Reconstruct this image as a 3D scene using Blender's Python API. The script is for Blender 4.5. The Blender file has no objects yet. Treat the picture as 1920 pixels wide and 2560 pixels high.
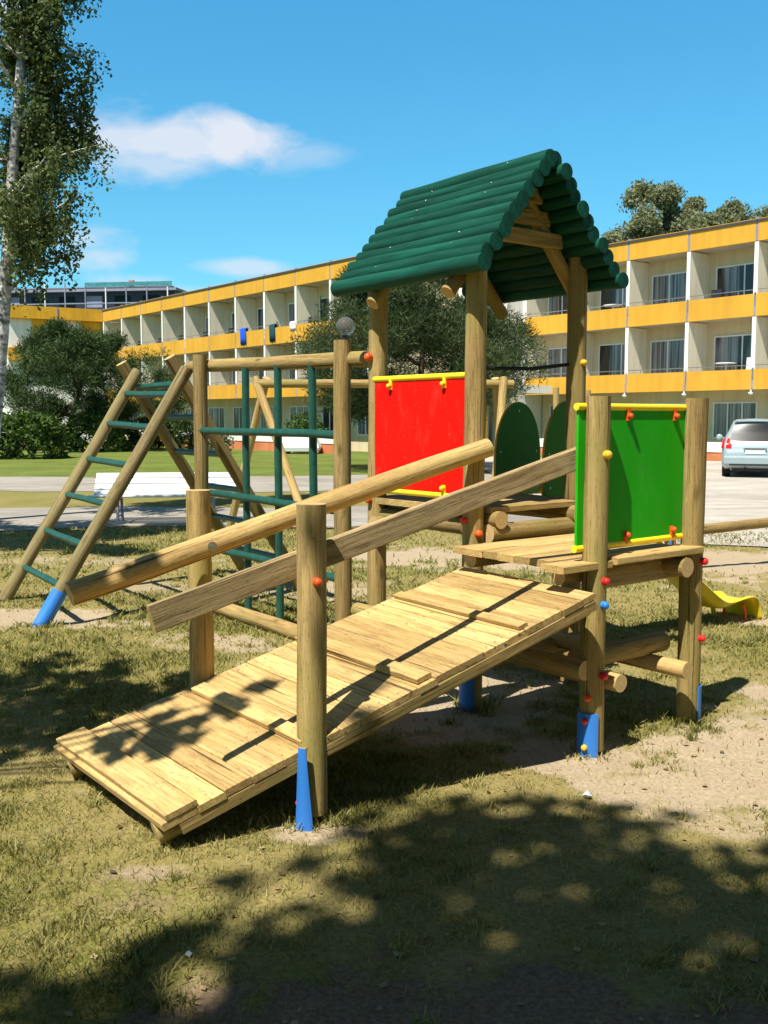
import bpy, math, random
import numpy as np
from mathutils import Vector, Matrix
C = bpy.context.scene.collection
SC = bpy.context.scene
R = math.radians
random.seed(4); rng = np.random.default_rng(11)

# ------------------------------------------------------------------ camera, sky, sun, exposure
cd = bpy.data.cameras.new('camera'); cam = bpy.data.objects.new('camera', cd); C.objects.link(cam)
cd.sensor_fit = 'VERTICAL'; cd.sensor_height = 24.0; cd.lens = 24.0 * 2500 / 2560
cd.clip_start = 0.05; cd.clip_end = 2000
cam.location = (0, 0, 1.65); cam.rotation_euler = (math.pi / 2 - math.atan(235 / 2500), 0, 0)
SC.camera = cam
SUN_EL = R(59); SX, SY = -0.560, -0.828          # horizontal direction towards the sun
sl = bpy.data.lights.new('sun', 'SUN'); sun = bpy.data.objects.new('sun', sl); C.objects.link(sun)
sl.energy = 4.8; sl.angle = R(0.53); sl.color = (1.0, 0.95, 0.86)
sdir = Vector((SX * math.cos(SUN_EL), SY * math.cos(SUN_EL), math.sin(SUN_EL)))
sun.rotation_euler = sdir.to_track_quat('Z', 'Y').to_euler()
SC.view_settings.view_transform = 'Standard'; SC.view_settings.look = 'None'
SC.view_settings.exposure = 0.68; SC.view_settings.gamma = 1.0
W = bpy.data.worlds.new('World'); SC.world = W; W.use_nodes = True

def world():
    nt = W.node_tree; N = nt.nodes; L = nt.links; N.clear()
    out = N.new('ShaderNodeOutputWorld'); bg = N.new('ShaderNodeBackground')
    sky = N.new('ShaderNodeTexSky'); sky.sky_type = 'NISHITA'; sky.sun_disc = False
    sky.sun_elevation = SUN_EL; sky.sun_rotation = math.atan2(SX, SY)
    sky.air_density = 1.0; sky.dust_density = 0.3; sky.ozone_density = 2.0; sky.altitude = 50
    tint = N.new('ShaderNodeMix'); tint.data_type = 'RGBA'; tint.blend_type = 'MULTIPLY'; tint.inputs[0].default_value = 1
    L.new(sky.outputs[0], tint.inputs[6]);     tc = N.new('ShaderNodeTexCoord'); sep = N.new('ShaderNodeSeparateXYZ'); L.new(tc.outputs['Generated'], sep.inputs[0])
    def m(op, a, b=None, c=None, clamp=False):
        n = N.new('ShaderNodeMath'); n.operation = op; n.use_clamp = clamp
        for i, v in enumerate((a, b, c)):
            if v is None: continue
            if isinstance(v, (int, float)): n.inputs[i].default_value = v
            else: L.new(v, n.inputs[i])
        return n.outputs[0]
    cr = N.new('ShaderNodeValToRGB'); L.new(m('MULTIPLY', m('ARCSINE', sep.outputs[2]), 1 / R(90)), cr.inputs[0]); L.new(cr.outputs[0], tint.inputs[7])
    e = cr.color_ramp.elements; e.new(.3); e.new(.55)
    for el_, (p_, c_) in zip(e, ((0.0, (.69, 1.30, 1.34, 1)), (.26, (.57, 1.76, 1.95, 1)), (.40, (.48, .62, .62, 1)), (.7, (.46, .46, .42, 1)))): el_.position = p_; el_.color = c_
    az = m('ARCTAN2', sep.outputs[0], sep.outputs[1]); el = m('ARCSINE', sep.outputs[2])
    cmb = N.new('ShaderNodeCombineXYZ'); L.new(az, cmb.inputs[0]); L.new(m('MULTIPLY', el, 1.9), cmb.inputs[1])
    nz = N.new('ShaderNodeTexNoise'); nz.inputs['Scale'].default_value = 13; nz.inputs['Detail'].default_value = 9
    nz.inputs['Roughness'].default_value = 0.55; nz.inputs['Distortion'].default_value = 0.3
    L.new(cmb.outputs[0], nz.inputs['Vector'])
    nb = m('MULTIPLY', m('SUBTRACT', nz.outputs[0], 0.5), 2.6)
    total = None
    # clouds: azimuth, elevation (degrees), half-width, half-height, density
    for a, e, w, h, d in CLOUDS:
        da = m('DIVIDE', m('SUBTRACT', az, R(a)), R(w)); de = m('DIVIDE', m('SUBTRACT', el, R(e)), R(h))
        rr = m('SQRT', m('ADD', m('MULTIPLY', da, da), m('MULTIPLY', de, de)))
        v = m('ADD', m('SUBTRACT', 1.0, rr), nb)
        v = m('MULTIPLY', m('MULTIPLY', v, 1.25, clamp=True), d)
        v = m('MULTIPLY', v, m('SUBTRACT', 1.6, rr, clamp=True))
        total = v if total is None else m('MAXIMUM', total, v)
    mix = N.new('ShaderNodeMix'); mix.data_type = 'RGBA'; L.new(total, mix.inputs[0])
    L.new(tint.outputs[2], mix.inputs[6]); mix.inputs[7].default_value = (7.9, 8.2, 9.0, 1)
    L.new(mix.outputs[2], bg.inputs[0]); bg.inputs[1].default_value = 0.065
    L.new(bg.outputs[0], out.inputs[0])
CLOUDS = [(-11.6, 14.7, 6.2, 1.7, .84), (-14.2, 14.8, 3.4, 1.8, .78), (-8.4, 15.0, 3.6, 2.0, .92), (-6.6, 14.9, 2.6, 1.5, .85), (-13.2, 13.5, 5.2, 1.2, .6), (-5.0, 14.2, 4.0, 1.0, .3),
          (-16.2, 9.6, 2.8, 0.9, .65), (-15.4, 8.6, 2.4, 1.0, .55), (-14.0, 7.3, 3.0, .8, .5), (-12, 6.2, 6, .9, .45), (-8.0, 8.3, 3.4, .6, .6), (-11, 6.9, 4, .55, .5),
          (-15, 22.5, 3.2, .7, .55), (-.6, 22.4, 1.7, .5, .6), (-21, 21, 4, 2.0, .7), (-24, 10.5, 5, 2.2, .6),
          (-70, 28, 16, 6, .6), (60, 24, 18, 6, .6), (150, 30, 20, 8, .6)]
world()

# ------------------------------------------------------------------ materials
def lin(r, g, b):
    f = lambda c: (c / 255 / 12.92) if c <= 10.3 else ((c / 255 + .055) / 1.055) ** 2.4
    return (f(r), f(g), f(b), 1)

class NT:
    def __init__(s, name):
        s.m = bpy.data.materials.new(name); s.m.use_nodes = True
        s.nt = s.m.node_tree; s.N = s.nt.nodes; s.L = s.nt.links; s.N.clear()
        s.out = s.N.new('ShaderNodeOutputMaterial'); s.b = s.N.new('ShaderNodeBsdfPrincipled')
        s.L.new(s.b.outputs[0], s.out.inputs[0])
    def link(s, v, sock):
        if isinstance(v, (int, float)): sock.default_value = v
        elif isinstance(v, tuple): sock.default_value = v
        else: s.L.new(v, sock)
    def coord(s, kind='Object'):
        return s.N.new('ShaderNodeTexCoord').outputs[kind]
    def attr(s, name, out='Vector'):
        a = s.N.new('ShaderNodeAttribute'); a.attribute_name = name; return a.outputs[out]
    def mapv(s, v, scale=(1, 1, 1), loc=(0, 0, 0)):
        n = s.N.new('ShaderNodeMapping'); s.L.new(v, n.inputs[0]); n.inputs['Scale'].default_value = scale
        n.inputs['Location'].default_value = loc; return n.outputs[0]
    def noise(s, v, scale, detail=4, rough=.55, dist=0):
        n = s.N.new('ShaderNodeTexNoise'); s.L.new(v, n.inputs['Vector']); n.inputs['Scale'].default_value = scale
        n.inputs['Detail'].default_value = detail; n.inputs['Roughness'].default_value = rough
        n.inputs['Distortion'].default_value = dist; return n.outputs[0]
    def ramp(s, v, *stops):
        n = s.N.new('ShaderNodeValToRGB'); s.L.new(v, n.inputs[0]); e = n.color_ramp.elements
        while len(e) < len(stops): e.new(.5)
        for i, (p, c) in enumerate(stops):
            e[i].position = p; e[i].color = c if isinstance(c, tuple) else (c, c, c, 1)
        return n.outputs[0]
    def mix(s, f, a, b, blend='MIX'):
        n = s.N.new('ShaderNodeMix'); n.data_type = 'RGBA'; n.blend_type = blend
        s.link(f, n.inputs[0]); s.link(a, n.inputs[6]); s.link(b, n.inputs[7]); return n.outputs[2]
    def math(s, op, a, b=0.0, clamp=False):
        n = s.N.new('ShaderNodeMath'); n.operation = op; n.use_clamp = clamp
        s.link(a, n.inputs[0]); s.link(b, n.inputs[1]); return n.outputs[0]
    def bump(s, h, strength=.3, dist=.01):
        n = s.N.new('ShaderNodeBump'); n.inputs['Strength'].default_value = strength; n.inputs['Distance'].default_value = dist
        s.L.new(h, n.inputs['Height']); s.L.new(n.outputs[0], s.b.inputs['Normal'])
    def set(s, color=None, rough=.6, metal=0, spec=.5, **k):
        if color is not None: s.link(color, s.b.inputs['Base Color'])
        s.link(rough, s.b.inputs['Roughness']); s.link(metal, s.b.inputs['Metallic'])
        s.b.inputs['Specular IOR Level'].default_value = spec
        return s.m

def wood(name, c_light, c_mid, c_dark, knots=.6, green=0.0):
    t = NT(name); g = t.attr('gr'); rn = t.attr('rnd', 'Fac')
    fine = t.noise(t.mapv(g, (70, 70, 4.0)), 1.0, 6, .75, .6)
    broad = t.noise(t.mapv(g, (13, 13, .9)), 1.0, 3, .5, .8)
    col = t.ramp(broad, (.28, c_dark), (.5, c_mid), (.72, c_light))
    f2 = t.ramp(fine, (.34, .36), (.5, .9), (.68, 1.2))
    col = t.mix(.8, col, f2, 'MULTIPLY')
    vor = t.N.new('ShaderNodeTexVoronoi'); t.L.new(t.mapv(g, (9, 9, 3.2)), vor.inputs['Vector']); vor.inputs['Scale'].default_value = 1
    kn = t.ramp(t.math('ADD', vor.outputs['Distance'], t.math('MULTIPLY', t.math('SUBTRACT', fine, .5), .12)), (.06, 1.0), (.20, 0.0))
    col = t.mix(t.math('MULTIPLY', kn, knots), col, (c_dark[0] * .35, c_dark[1] * .3, c_dark[2] * .3, 1))
    if green:
        gn = t.noise(t.mapv(g, (5, 5, 1.6)), 1.0, 3)
        col = t.mix(t.math('MULTIPLY', t.ramp(gn, (.45, 0.0), (.65, 1.0)), green), col, (c_mid[0] * .72, c_mid[1] * .9, c_mid[2] * .7, 1))
    rb = t.ramp(rn, (0, .74), (1, 1.18)); col = t.mix(1.0, col, rb, 'MULTIPLY')
    cr = t.ramp(t.noise(t.mapv(g, (42, 42, .55)), 1.0, 3, .5, .5), (.325, 0.12), (.36, 1.0))
    col = t.mix(.85, col, cr, 'MULTIPLY')
    sp = t.ramp(t.noise(t.mapv(g, (150, 150, 40)), 1.0, 2), (.30, .45), (.40, 1.0)); col = t.mix(.7, col, sp, 'MULTIPLY')
    t.bump(fine, .6, .006)
    return t.set(col, .78, spec=.18)

def scuffed(name, col, rough, spec):
    t = NT(name); v = t.coord(); a = t.noise(t.mapv(v, (1, 1, .35)), 9, 6, .7); b = t.noise(v, 60, 3, .7); c = t.noise(v, 2.2, 4, .6)
    col2 = t.mix(t.math('MULTIPLY', t.ramp(a, (.52, 0.0), (.78, 1.0)), .09), col, (.45, .40, .30, 1))
    col2 = t.mix(1.0, col2, t.ramp(c, (.3, .88), (.7, 1.06)), 'MULTIPLY')
    col2 = t.mix(t.math('MULTIPLY', t.ramp(b, (.66, 0.0), (.72, 1.0)), .25), col2, (.5, .45, .36, 1))
    return t.set(col2, t.ramp(a, (.3, rough - .12), (.7, rough + .18)), spec=spec)

def plain(name, col, rough=.5, spec=.5, metal=0, var=.12, scale=4, bump=0):
    t = NT(name); v = t.coord()
    n = t.noise(v, scale, 5, .6); k = t.ramp(n, (.3, 1 - var), (.7, 1 + var))
    c = t.mix(1.0, col, k, 'MULTIPLY')
    if bump: t.bump(t.noise(v, scale * 12, 4), bump, .01)
    return t.set(c, rough, metal, spec)

M = {}
M['post'] = wood('pine_post', (.50, .355, .150, 1), (.385, .262, .098, 1), (.24, .158, .060, 1), .75, .7)
M['pale'] = wood('pale_pine', (.60, .42, .18, 1), (.51, .34, .13, 1), (.37, .23, .085, 1), .65, .3)
M['deck'] = wood('deck_pine', (.70, .48, .20, 1), (.60, .40, .155, 1), (.49, .31, .11, 1), .4, .1)
M['grey'] = wood('weathered_pine', (.56, .41, .22, 1), (.46, .33, .165, 1), (.36, .245, .115, 1), .5, .15)
M['ladder'] = wood('ladder_pine', (.40, .31, .15, 1), (.33, .25, .115, 1), (.22, .16, .075, 1), .7, .4)
def endgrain():
    t = NT('end_grain'); g = t.attr('gr'); ln = t.N.new('ShaderNodeVectorMath'); ln.operation = 'LENGTH'
    t.L.new(t.mapv(g, (1, 1, 0)), ln.inputs[0])
    w = t.N.new('ShaderNodeTexNoise'); w.noise_dimensions = '1D'; t.L.new(t.math('MULTIPLY', ln.outputs['Value'], 190), w.inputs['W']); w.inputs['Scale'].default_value = 1
    c = t.ramp(w.outputs[0], (.35, (.40, .26, .10, 1)), (.6, (.58, .42, .2, 1)))
    return t.set(c, .8, spec=.2)
M['end'] = endgrain()
def roofgreen():
    t = NT('green_stain'); g = t.attr('gr'); rn = t.attr('rnd', 'Fac')
    f = t.noise(t.mapv(g, (40, 40, 3)), 1.0, 5, .65); b = t.noise(t.mapv(g, (9, 9, 1.4)), 1.0, 3)
    c = t.ramp(b, (.3, (.003, .044, .029, 1)), (.7, (.007, .088, .055, 1)))
    c = t.mix(.7, c, t.ramp(f, (.32, .35), (.5, .95), (.66, 1.25)), 'MULTIPLY'); c = t.mix(1.0, c, t.ramp(rn, (0, .75), (1, 1.2)), 'MULTIPLY')
    t.bump(f, .3, .003); return t.set(c, .6, spec=.2)
M['green'] = roofgreen()
M['bar'] = plain('green_bar', (.012, .075, .052, 1), .42, .5, var=.25, scale=14)
M['red'] = scuffed('red_board', (.78, .007, .002, 1), .6, .1)
M['gpan'] = scuffed('bright_green_board', (.016, .40, .005, 1), .5, .2)
M['arch'] = plain('dark_green_board', (.030, .175, .014, 1), .5, .25, var=.08)
M['archedge'] = plain('brown_board_edge', (.60, .33, .05, 1), .7, .2)
M['yel'] = plain('yellow_plastic', (.88, .68, .02, 1), .35, .5, var=.06)
M['slide'] = plain('yellow_slide', (.72, .56, .015, 1), .32, .5, var=.1)
M['orange'] = plain('orange_cap', (.80, .10, .015, 1), .35, .5, var=.1, scale=20)
M['redcap'] = plain('red_cap', (.72, .02, .02, 1), .35, .5, var=.1, scale=20)
M['yelcap'] = plain('yellow_cap', (.85, .48, .03, 1), .35, .5, var=.1, scale=20)
M['bluecap'] = plain('blue_cap', (.03, .22, .62, 1), .35, .5, var=.1, scale=20)
M['blue'] = scuffed('blue_steel', (.035, .21, .66, 1), .42, .4)
M['steel'] = plain('galvanised_steel', (.5, .5, .5, 1), .35, .5, 1, var=.1)
M['black'] = plain('black_rubber', (.012, .012, .013, 1), .7, .3)
M['white'] = plain('white_paint', (.80, .80, .79, 1), .45, .4, var=.04)
M['offwhite'] = plain('white_render', (.78, .76, .70, 1), .85, .2, var=.05, scale=2)

def stucco(name, c, var=.1):
    t = NT(name); v = t.coord(); n = t.noise(v, .7, 5, .6); f = t.noise(v, 40, 3)
    st = t.noise(t.mapv(v, (3.5, 3.5, .25)), 1.0, 4)
    k = t.mix(.6, t.ramp(n, (.3, 1 - var), (.7, 1 + var)), t.ramp(st, (.35, .86), (.6, 1.06)), 'MULTIPLY')
    t.bump(f, .2, .01); return t.set(t.mix(1.0, c, k, 'MULTIPLY'), .88, spec=.15)
M['yband'] = stucco('yellow_render', (.66, .345, .042, 1), .07)
M['yband2'] = stucco('ochre_render', (.66, .34, .03, 1), .16)
M['cream'] = stucco('cream_render', (.66, .55, .35, 1), .08)
M['white_r'] = stucco('white_wall', (.80, .78, .72, 1), .05)
M['brickred'] = stucco('red_plinth', (.58, .20, .09, 1), .2)
M['partition'] = stucco('sunlit_cream_render', (.80, .73, .56, 1), .06)  # same cream as the back walls, lightened to stand in for sunlight
M['slab'] = stucco('grey_slab', (.50, .46, .38, 1))
M['joint'] = stucco('grey_strip', (.26, .27, .34, 1))
M['roofing'] = plain('bitumen_roof', (.06, .06, .065, 1), .9, .2)
def glass():
    t = NT('curtained_glass'); v = t.coord()
    n = t.noise(t.mapv(v, (9, 9, .12)), 1.0, 4, .7); b = t.noise(t.mapv(v, (1.3, 1.3, .1)), 1.0, 1)
    cur = t.ramp(n, (.38, (.055, .055, .058, 1)), (.62, (.33, .33, .34, 1)))
    c = t.mix(t.ramp(b, (.44, 0.0), (.50, 1.0)), (.018, .018, .020, 1), cur)
    return t.set(c, .12, spec=.5)
M['glass'] = glass()
M['dglass'] = plain('dark_glass', (.008, .009, .011, 1), .25, .12)
M['silver'] = plain('pale_blue_paint', (.33, .41, .43, 1), .28, .5, .2, var=.03)
M['taill'] = plain('tail_light', (.50, .012, .015, 1), .15, .6)
M['tyre'] = plain('tyre', (.018, .018, .018, 1), .8, .2)
M['trimd'] = plain('dark_trim', (.02, .02, .022, 1), .5, .4)
M['slate'] = plain('dark_cladding', (.022, .027, .045, 1), .45, .4, var=.4, scale=.6)
M['teal'] = plain('teal_netting', (.06, .22, .24, 1), .8, .2, var=.3)
M['towelb'] = plain('blue_cloth', (.02, .10, .60, 1), .9, .1)
M['towelg'] = plain('dark_teal_cloth', (.02, .07, .09, 1), .9, .1)
M['towelw'] = plain('white_cloth', (.8, .8, .82, 1), .9, .1)
M['lampglass'] = None
def lampglass():
    t = NT('smoked_globe'); t.b.inputs['Transmission Weight'].default_value = .85
    t.b.inputs['IOR'].default_value = 1.08
    return t.set((.55, .52, .48, 1), .12, spec=.9)
M['lampglass'] = lampglass()
def bark(name, a, b, sc=(6, 6, 1.5)):
    t = NT(name); v = t.coord(); n = t.noise(t.mapv(v, sc), 2.0, 5, .65); t.bump(n, .6, .03)
    return t.set(t.ramp(n, (.38, a), (.62, b)), .9, spec=.15)
M['bark'] = bark('dark_bark', (.035, .028, .022, 1), (.13, .10, .075, 1))
M['birch'] = bark('birch_bark', (.10, .09, .08, 1), (.62, .60, .56, 1), (2, 2, 5))
def leaf(name, dark, light, trans=.25, rough=.6):
    t = NT(name); f = t.attr('tint', 'Fac')
    c = t.ramp(f, (0, dark), (1, light)); t.set(c, rough, spec=.2)
    tr = t.N.new('ShaderNodeBsdfTranslucent'); t.L.new(t.mix(1.0, c, (1.2, 1.25, .6, 1), 'MULTIPLY'), tr.inputs[0])
    mx = t.N.new('ShaderNodeMixShader'); mx.inputs[0].default_value = trans
    t.L.new(t.b.outputs[0], mx.inputs[1]); t.L.new(tr.outputs[0], mx.inputs[2]); t.L.new(mx.outputs[0], t.out.inputs[0])
    return t.m
M['lbirch'] = leaf('birch_leaf', (.030, .050, .016, 1), (.17, .22, .075, 1))
M['lpine'] = leaf('pine_needle', (.014, .030, .010, 1), (.085, .135, .038, 1), .12)
M['lpine2'] = leaf('blue_pine_needle', (.014, .029, .010, 1), (.088, .125, .040, 1), .12)
M['lhedge'] = leaf('hedge_leaf', (.016, .038, .009, 1), (.11, .175, .032, 1), .15)
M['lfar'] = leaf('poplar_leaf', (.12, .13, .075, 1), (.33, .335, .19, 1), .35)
M['lshade'] = leaf('shade_leaf', (.03, .05, .015, 1), (.1, .15, .04, 1), .12)
M['grass'] = leaf('grass_blade', (.10, .115, .022, 1), (.47, .40, .165, 1), .3)

# ------------------------------------------------------------------ mesh builder
class MB:
    def __init__(s):
        s.v = []; s.f = []; s.mi = []; s.gr = []; s.rn = []; s.sm = []
    def add(s, verts, faces, mat=0, gr=None, rnd=None, smooth=False):
        b = len(s.v); s.v += [tuple(p) for p in verts]
        s.gr += [tuple(p) for p in (gr if gr is not None else verts)]
        rnd = random.random() if rnd is None else rnd
        s.rn += [rnd] * len(verts)
        for f in faces:
            s.f.append([b + i for i in f]); s.mi.append(mat); s.sm.append(smooth)
    def prism(s, prof, p0, p1, xax=None, mat=0, endmat=None, nseg=1, wob=0.0, taper=1.0, smooth=False, capin=0.0, bend=0.0):
        """profile of 2D points swept from p0 to p1; end caps use endmat"""
        p0 = Vector(p0); p1 = Vector(p1); ax = (p1 - p0); Ln = ax.length; ax.normalize()
        if xax is None:
            xax = Vector((0, 0, 1)) if abs(ax.z) < .9 else Vector((1, 0, 0))
        xa = Vector(xax); xa = (xa - ax * xa.dot(ax)).normalized(); ya = ax.cross(xa)
        off = Vector((random.uniform(-9, 9), random.uniform(-9, 9), random.uniform(-50, 50)))
        n = len(prof); V = []; G = []; F = []
        ph = [random.uniform(0, 6.28) for _ in range(4)]
        rows = []
        for i in range(nseg + 1):
            t = i / nseg; k = 1 + (taper - 1) * t
            wx = wob * math.sin(3.1 * t * Ln + ph[0]) + wob * .5 * math.sin(9 * t * Ln + ph[1]); wy = wob * math.sin(2.6 * t * Ln + ph[2])
            kr = 1 + (wob * 4) * math.sin(5 * t * Ln + ph[3])
            for (a, b) in prof:
                a2, b2 = a * k * kr + wx, b * k * kr + wy
                V.append(p0 + ax * (t * Ln) + xa * a2 + ya * b2 - Vector((0, 0, bend * 4 * t * (1 - t))))
                G.append((a + off.x, b + off.y, t * Ln + off.z))
        for i in range(nseg):
            for j in range(n):
                a = i * n + j; b = i * n + (j + 1) % n
                F.append((a, b, b + n, a + n))
        rnd = random.random()
        s.add(V, F, mat, G, rnd, smooth)
        em = mat if endmat is None else endmat
        for end, idx in ((0, 0), (1, nseg)):
            ring = V[idx * n:(idx + 1) * n]; g = [(a, b, 0) for (a, b) in prof]
            s.add(ring, [tuple(range(n))[::-1] if end == 0 else tuple(range(n))], em, g, rnd, False)
    def log(s, p0, p1, r, mat=0, endmat=1, seg=14, wob=.0015, taper=1.0, nseg=None, ch=.006):
        Ln = (Vector(p1) - Vector(p0)).length
        prof = [(r * math.cos(2 * math.pi * i / seg), r * math.sin(2 * math.pi * i / seg)) for i in range(seg)]
        s.prism(prof, p0, p1, None, mat, endmat, nseg or max(2, int(Ln / .12)), wob, taper, True)
    def board(s, p0, p1, w, h, up=(0, 0, 1), mat=0, endmat=None, c=.004, nseg=1, wob=0):
        """board from p0 to p1 (centre line): h along up, w across"""
        a, b = h / 2, w / 2
        pr = [(a, -b + c), (a, b - c), (a - c, b), (-a + c, b), (-a, b - c), (-a, -b + c), (-a + c, -b), (a - c, -b)]
        s.prism(pr, p0, p1, up, mat, endmat, nseg, wob, 1, False)
    def box(s, lo, hi, mat=0):
        x0, y0, z0 = lo; x1, y1, z1 = hi
        V = [(x0, y0, z0), (x1, y0, z0), (x1, y1, z0), (x0, y1, z0), (x0, y0, z1), (x1, y0, z1), (x1, y1, z1), (x0, y1, z1)]
        s.add(V, [(0, 3, 2, 1), (4, 5, 6, 7), (0, 1, 5, 4), (1, 2, 6, 5), (2, 3, 7, 6), (3, 0, 4, 7)], mat)
    def dome(s, c, d, r, mat=0, h=.7, seg=10, rows=4):
        """rounded cap at c bulging along d"""
        d = Vector(d).normalized(); xa = d.orthogonal().normalized(); ya = d.cross(xa); c = Vector(c); V = []; F = []
        for i in range(rows):
            a = (math.pi / 2) * i / rows; rr = r * math.cos(a); hh = r * h * math.sin(a)
            for j in range(seg):
                t = 2 * math.pi * j / seg; V.append(c + d * hh + xa * rr * math.cos(t) + ya * rr * math.sin(t))
        V.append(c + d * r * h)
        for i in range(rows - 1):
            for j in range(seg):
                F.append((i * seg + j, i * seg + (j + 1) % seg, (i + 1) * seg + (j + 1) % seg, (i + 1) * seg + j))
        for j in range(seg): F.append(((rows - 1) * seg + j, (rows - 1) * seg + (j + 1) % seg, rows * seg))
        F.append(tuple(range(seg))[::-1])
        s.add(V, F, mat, None, None, True)
    def tube(s, pts, r, mat=0, seg=8, endmat=None):
        """bent tube through pts with radii r (number or list)"""
        pts = [Vector(p) for p in pts]; n = len(pts); V = []; F = []; G = []
        rr = r if isinstance(r, (list, tuple)) else [r] * n
        xa = None; L = 0
        for i, p in enumerate(pts):
            d = (pts[min(i + 1, n - 1)] - pts[max(i - 1, 0)]).normalized()
            if xa is None: xa = d.orthogonal().normalized()
            xa = (xa - d * xa.dot(d)).normalized(); ya = d.cross(xa)
            if i: L += (p - pts[i - 1]).length
            for j in range(seg):
                t = 2 * math.pi * j / seg; q = xa * rr[i] * math.cos(t) + ya * rr[i] * math.sin(t)
                V.append(p + q); G.append((rr[i] * math.cos(t), rr[i] * math.sin(t), L))
        for i in range(n - 1):
            for j in range(seg): F.append((i * seg + j, i * seg + (j + 1) % seg, (i + 1) * seg + (j + 1) % seg, (i + 1) * seg + j))
        s.add(V, F, mat, G, None, True)
        s.add(V[:seg], [tuple(range(seg))[::-1]], mat if endmat is None else endmat, G[:seg]); s.add(V[-seg:], [tuple(range(seg))], mat if endmat is None else endmat, G[-seg:])
    def sheet(s, outline, nrm, th, mat=0, edge=None):
        """flat outline (3D points) with thickness th along nrm"""
        nrm = Vector(nrm).normalized() * th; A = [Vector(p) for p in outline]; B = [p + nrm for p in A]; n = len(A)
        s.add(A, [tuple(range(n))[::-1]], mat); s.add(B, [tuple(range(n))], mat)
        for i in range(n):
            j = (i + 1) % n; s.add([A[i], A[j], B[j], B[i]], [(0, 1, 2, 3)], mat if edge is None else edge)
    def build(s, name, mats, parent=None):
        me = bpy.data.meshes.new(name); me.from_pydata(s.v, [], s.f)
        for m_ in (mats if isinstance(mats, (list, tuple)) else [mats]): me.materials.append(m_)
        nm = len(me.materials)
        me.polygons.foreach_set('material_index', [min(i, nm - 1) for i in s.mi]); me.polygons.foreach_set('use_smooth', s.sm)
        a = me.attributes.new('gr', 'FLOAT_VECTOR', 'POINT'); a.data.foreach_set('vector', np.array(s.gr, 'f').ravel())
        a = me.attributes.new('rnd', 'FLOAT', 'POINT'); a.data.foreach_set('value', np.array(s.rn, 'f'))
        me.update()
        o = bpy.data.objects.new(name, me); C.objects.link(o)
        if parent is not None:
            o.parent = parent
            if s is not None: o.matrix_parent_inverse = parent.matrix_world.inverted() if False else Matrix.Identity(4)
        return o

def empty(name, loc=(0, 0, 0), rz=0, parent=None):
    o = bpy.data.objects.new(name, None); C.objects.link(o); o.location = loc; o.rotation_euler = (0, 0, rz); o.empty_display_size = .1
    if parent: o.parent = parent
    return o
def tag(o, label, cat, group=None, kind=None):
    if label: o['label'] = label
    if cat: o['category'] = cat
    if group: o['group'] = group
    if kind: o['kind'] = kind
    return o

# ------------------------------------------------------------------ ground
def vnoise(x, y, sc, seed):
    """smooth value noise, vectorised"""
    x = x * sc + seed * 17.3; y = y * sc - seed * 9.1
    xi = np.floor(x); yi = np.floor(y); fx = x - xi; fy = y - yi
    fx = fx * fx * (3 - 2 * fx); fy = fy * fy * (3 - 2 * fy)
    h = lambda a, b: np.modf(np.abs(np.sin(a * 127.1 + b * 311.7 + seed * 74.7) * 43758.5453))[0]
    return (h(xi, yi) * (1 - fx) + h(xi + 1, yi) * fx) * (1 - fy) + (h(xi, yi + 1) * (1 - fx) + h(xi + 1, yi + 1) * fx) * fy
def fbm(x, y, sc, seed, o=4):
    r = 0; a = .5
    for i in range(o): r = r + a * vnoise(x, y, sc * 2 ** i, seed + i); a *= .5
    return r / (1 - .5 ** o)
def sstep(a, b, x):
    t = np.clip((x - a) / (b - a), 0, 1); return t * t * (3 - 2 * t)
DIRT = [  # x, y, rx, ry, strength : worn bare patches
    (.12, 2.62, .75, .36, .9), (.75, 2.5, .5, .3, .7), (1.9, 4.75, .95, .55, 1.0), (1.45, 4.35, .7, .3, .9), (2.6, 5.4, .9, .8, .75), (1.05, 4.75, .5, .3, .8),
    (-2.9, 8.2, .9, .45, .95), (-1.1, 7.3, .5, .4, .6), (-.7, 6.4, .4, .5, .5), (.4, 11.9, 1.6, .8, .9), (.4, 5.9, .9, .9, .7), (1.0, 7.6, .9, .7, .55),
    (4.5, 11.3, 3.2, 1.3, 1.0), (3.1, 8.1, .35, .25, .9), (-.25, 3.85, .22, .12, .6), (-2.4, 9.6, 1.0, .5, .5), (-.9, 3.5, .2, .12, .6), (2.0, 3.4, .5, .3, .5), (3.2, 6.6, .8, .5, .4),
    (-.7, 9.6, 1.0, .8, .6), (-3.0, 11.5, 1.6, .5, .5), (0.3, 3.3, .35, .2, .3), (1.7, 4.0, .8, .3, .55)]
def dirt_at(x, y):
    d = np.zeros_like(x)
    n = fbm(x, y, 2.2, 3) ; n2 = fbm(x, y, 9, 7)
    for (a, b, rx, ry, k) in DIRT:
        r = np.sqrt(((x - a) / rx) ** 2 + ((y - b) / ry) ** 2)
        d = np.maximum(d, k * sstep(1.45, .30, r + (n - .5) * 1.3 + (n2 - .5) * 1.0))
    base = sstep(.56, .78, n * .6 + n2 * .4) * .55
    return np.clip(np.maximum(d, base * (y < 14)), 0, 1)
def lush_at(x, y):
    l = fbm(x, y, .9, 21)
    l = l * .7 + .3 * fbm(x, y, 4, 25)
    left = sstep(.2, -1.2, x) * sstep(5, 2.5, y)
    right = sstep(.6, 1.4, x) * sstep(3.6, 2.6, y)
    far = sstep(26, 30, y)
    return np.clip(sstep(.32, .68, l) * .8 + .22 * left + .3 * right + far, 0, 1)
def ground_z(x, y):
    near = sstep(15, 11, y) * sstep(9, 6, np.abs(x))
    return near * ((fbm(x, y, 1.1, 31) - .5) * .05 + (fbm(x, y, 7, 33) - .5) * .022 - dirt_at(x, y) * .018)

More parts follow.
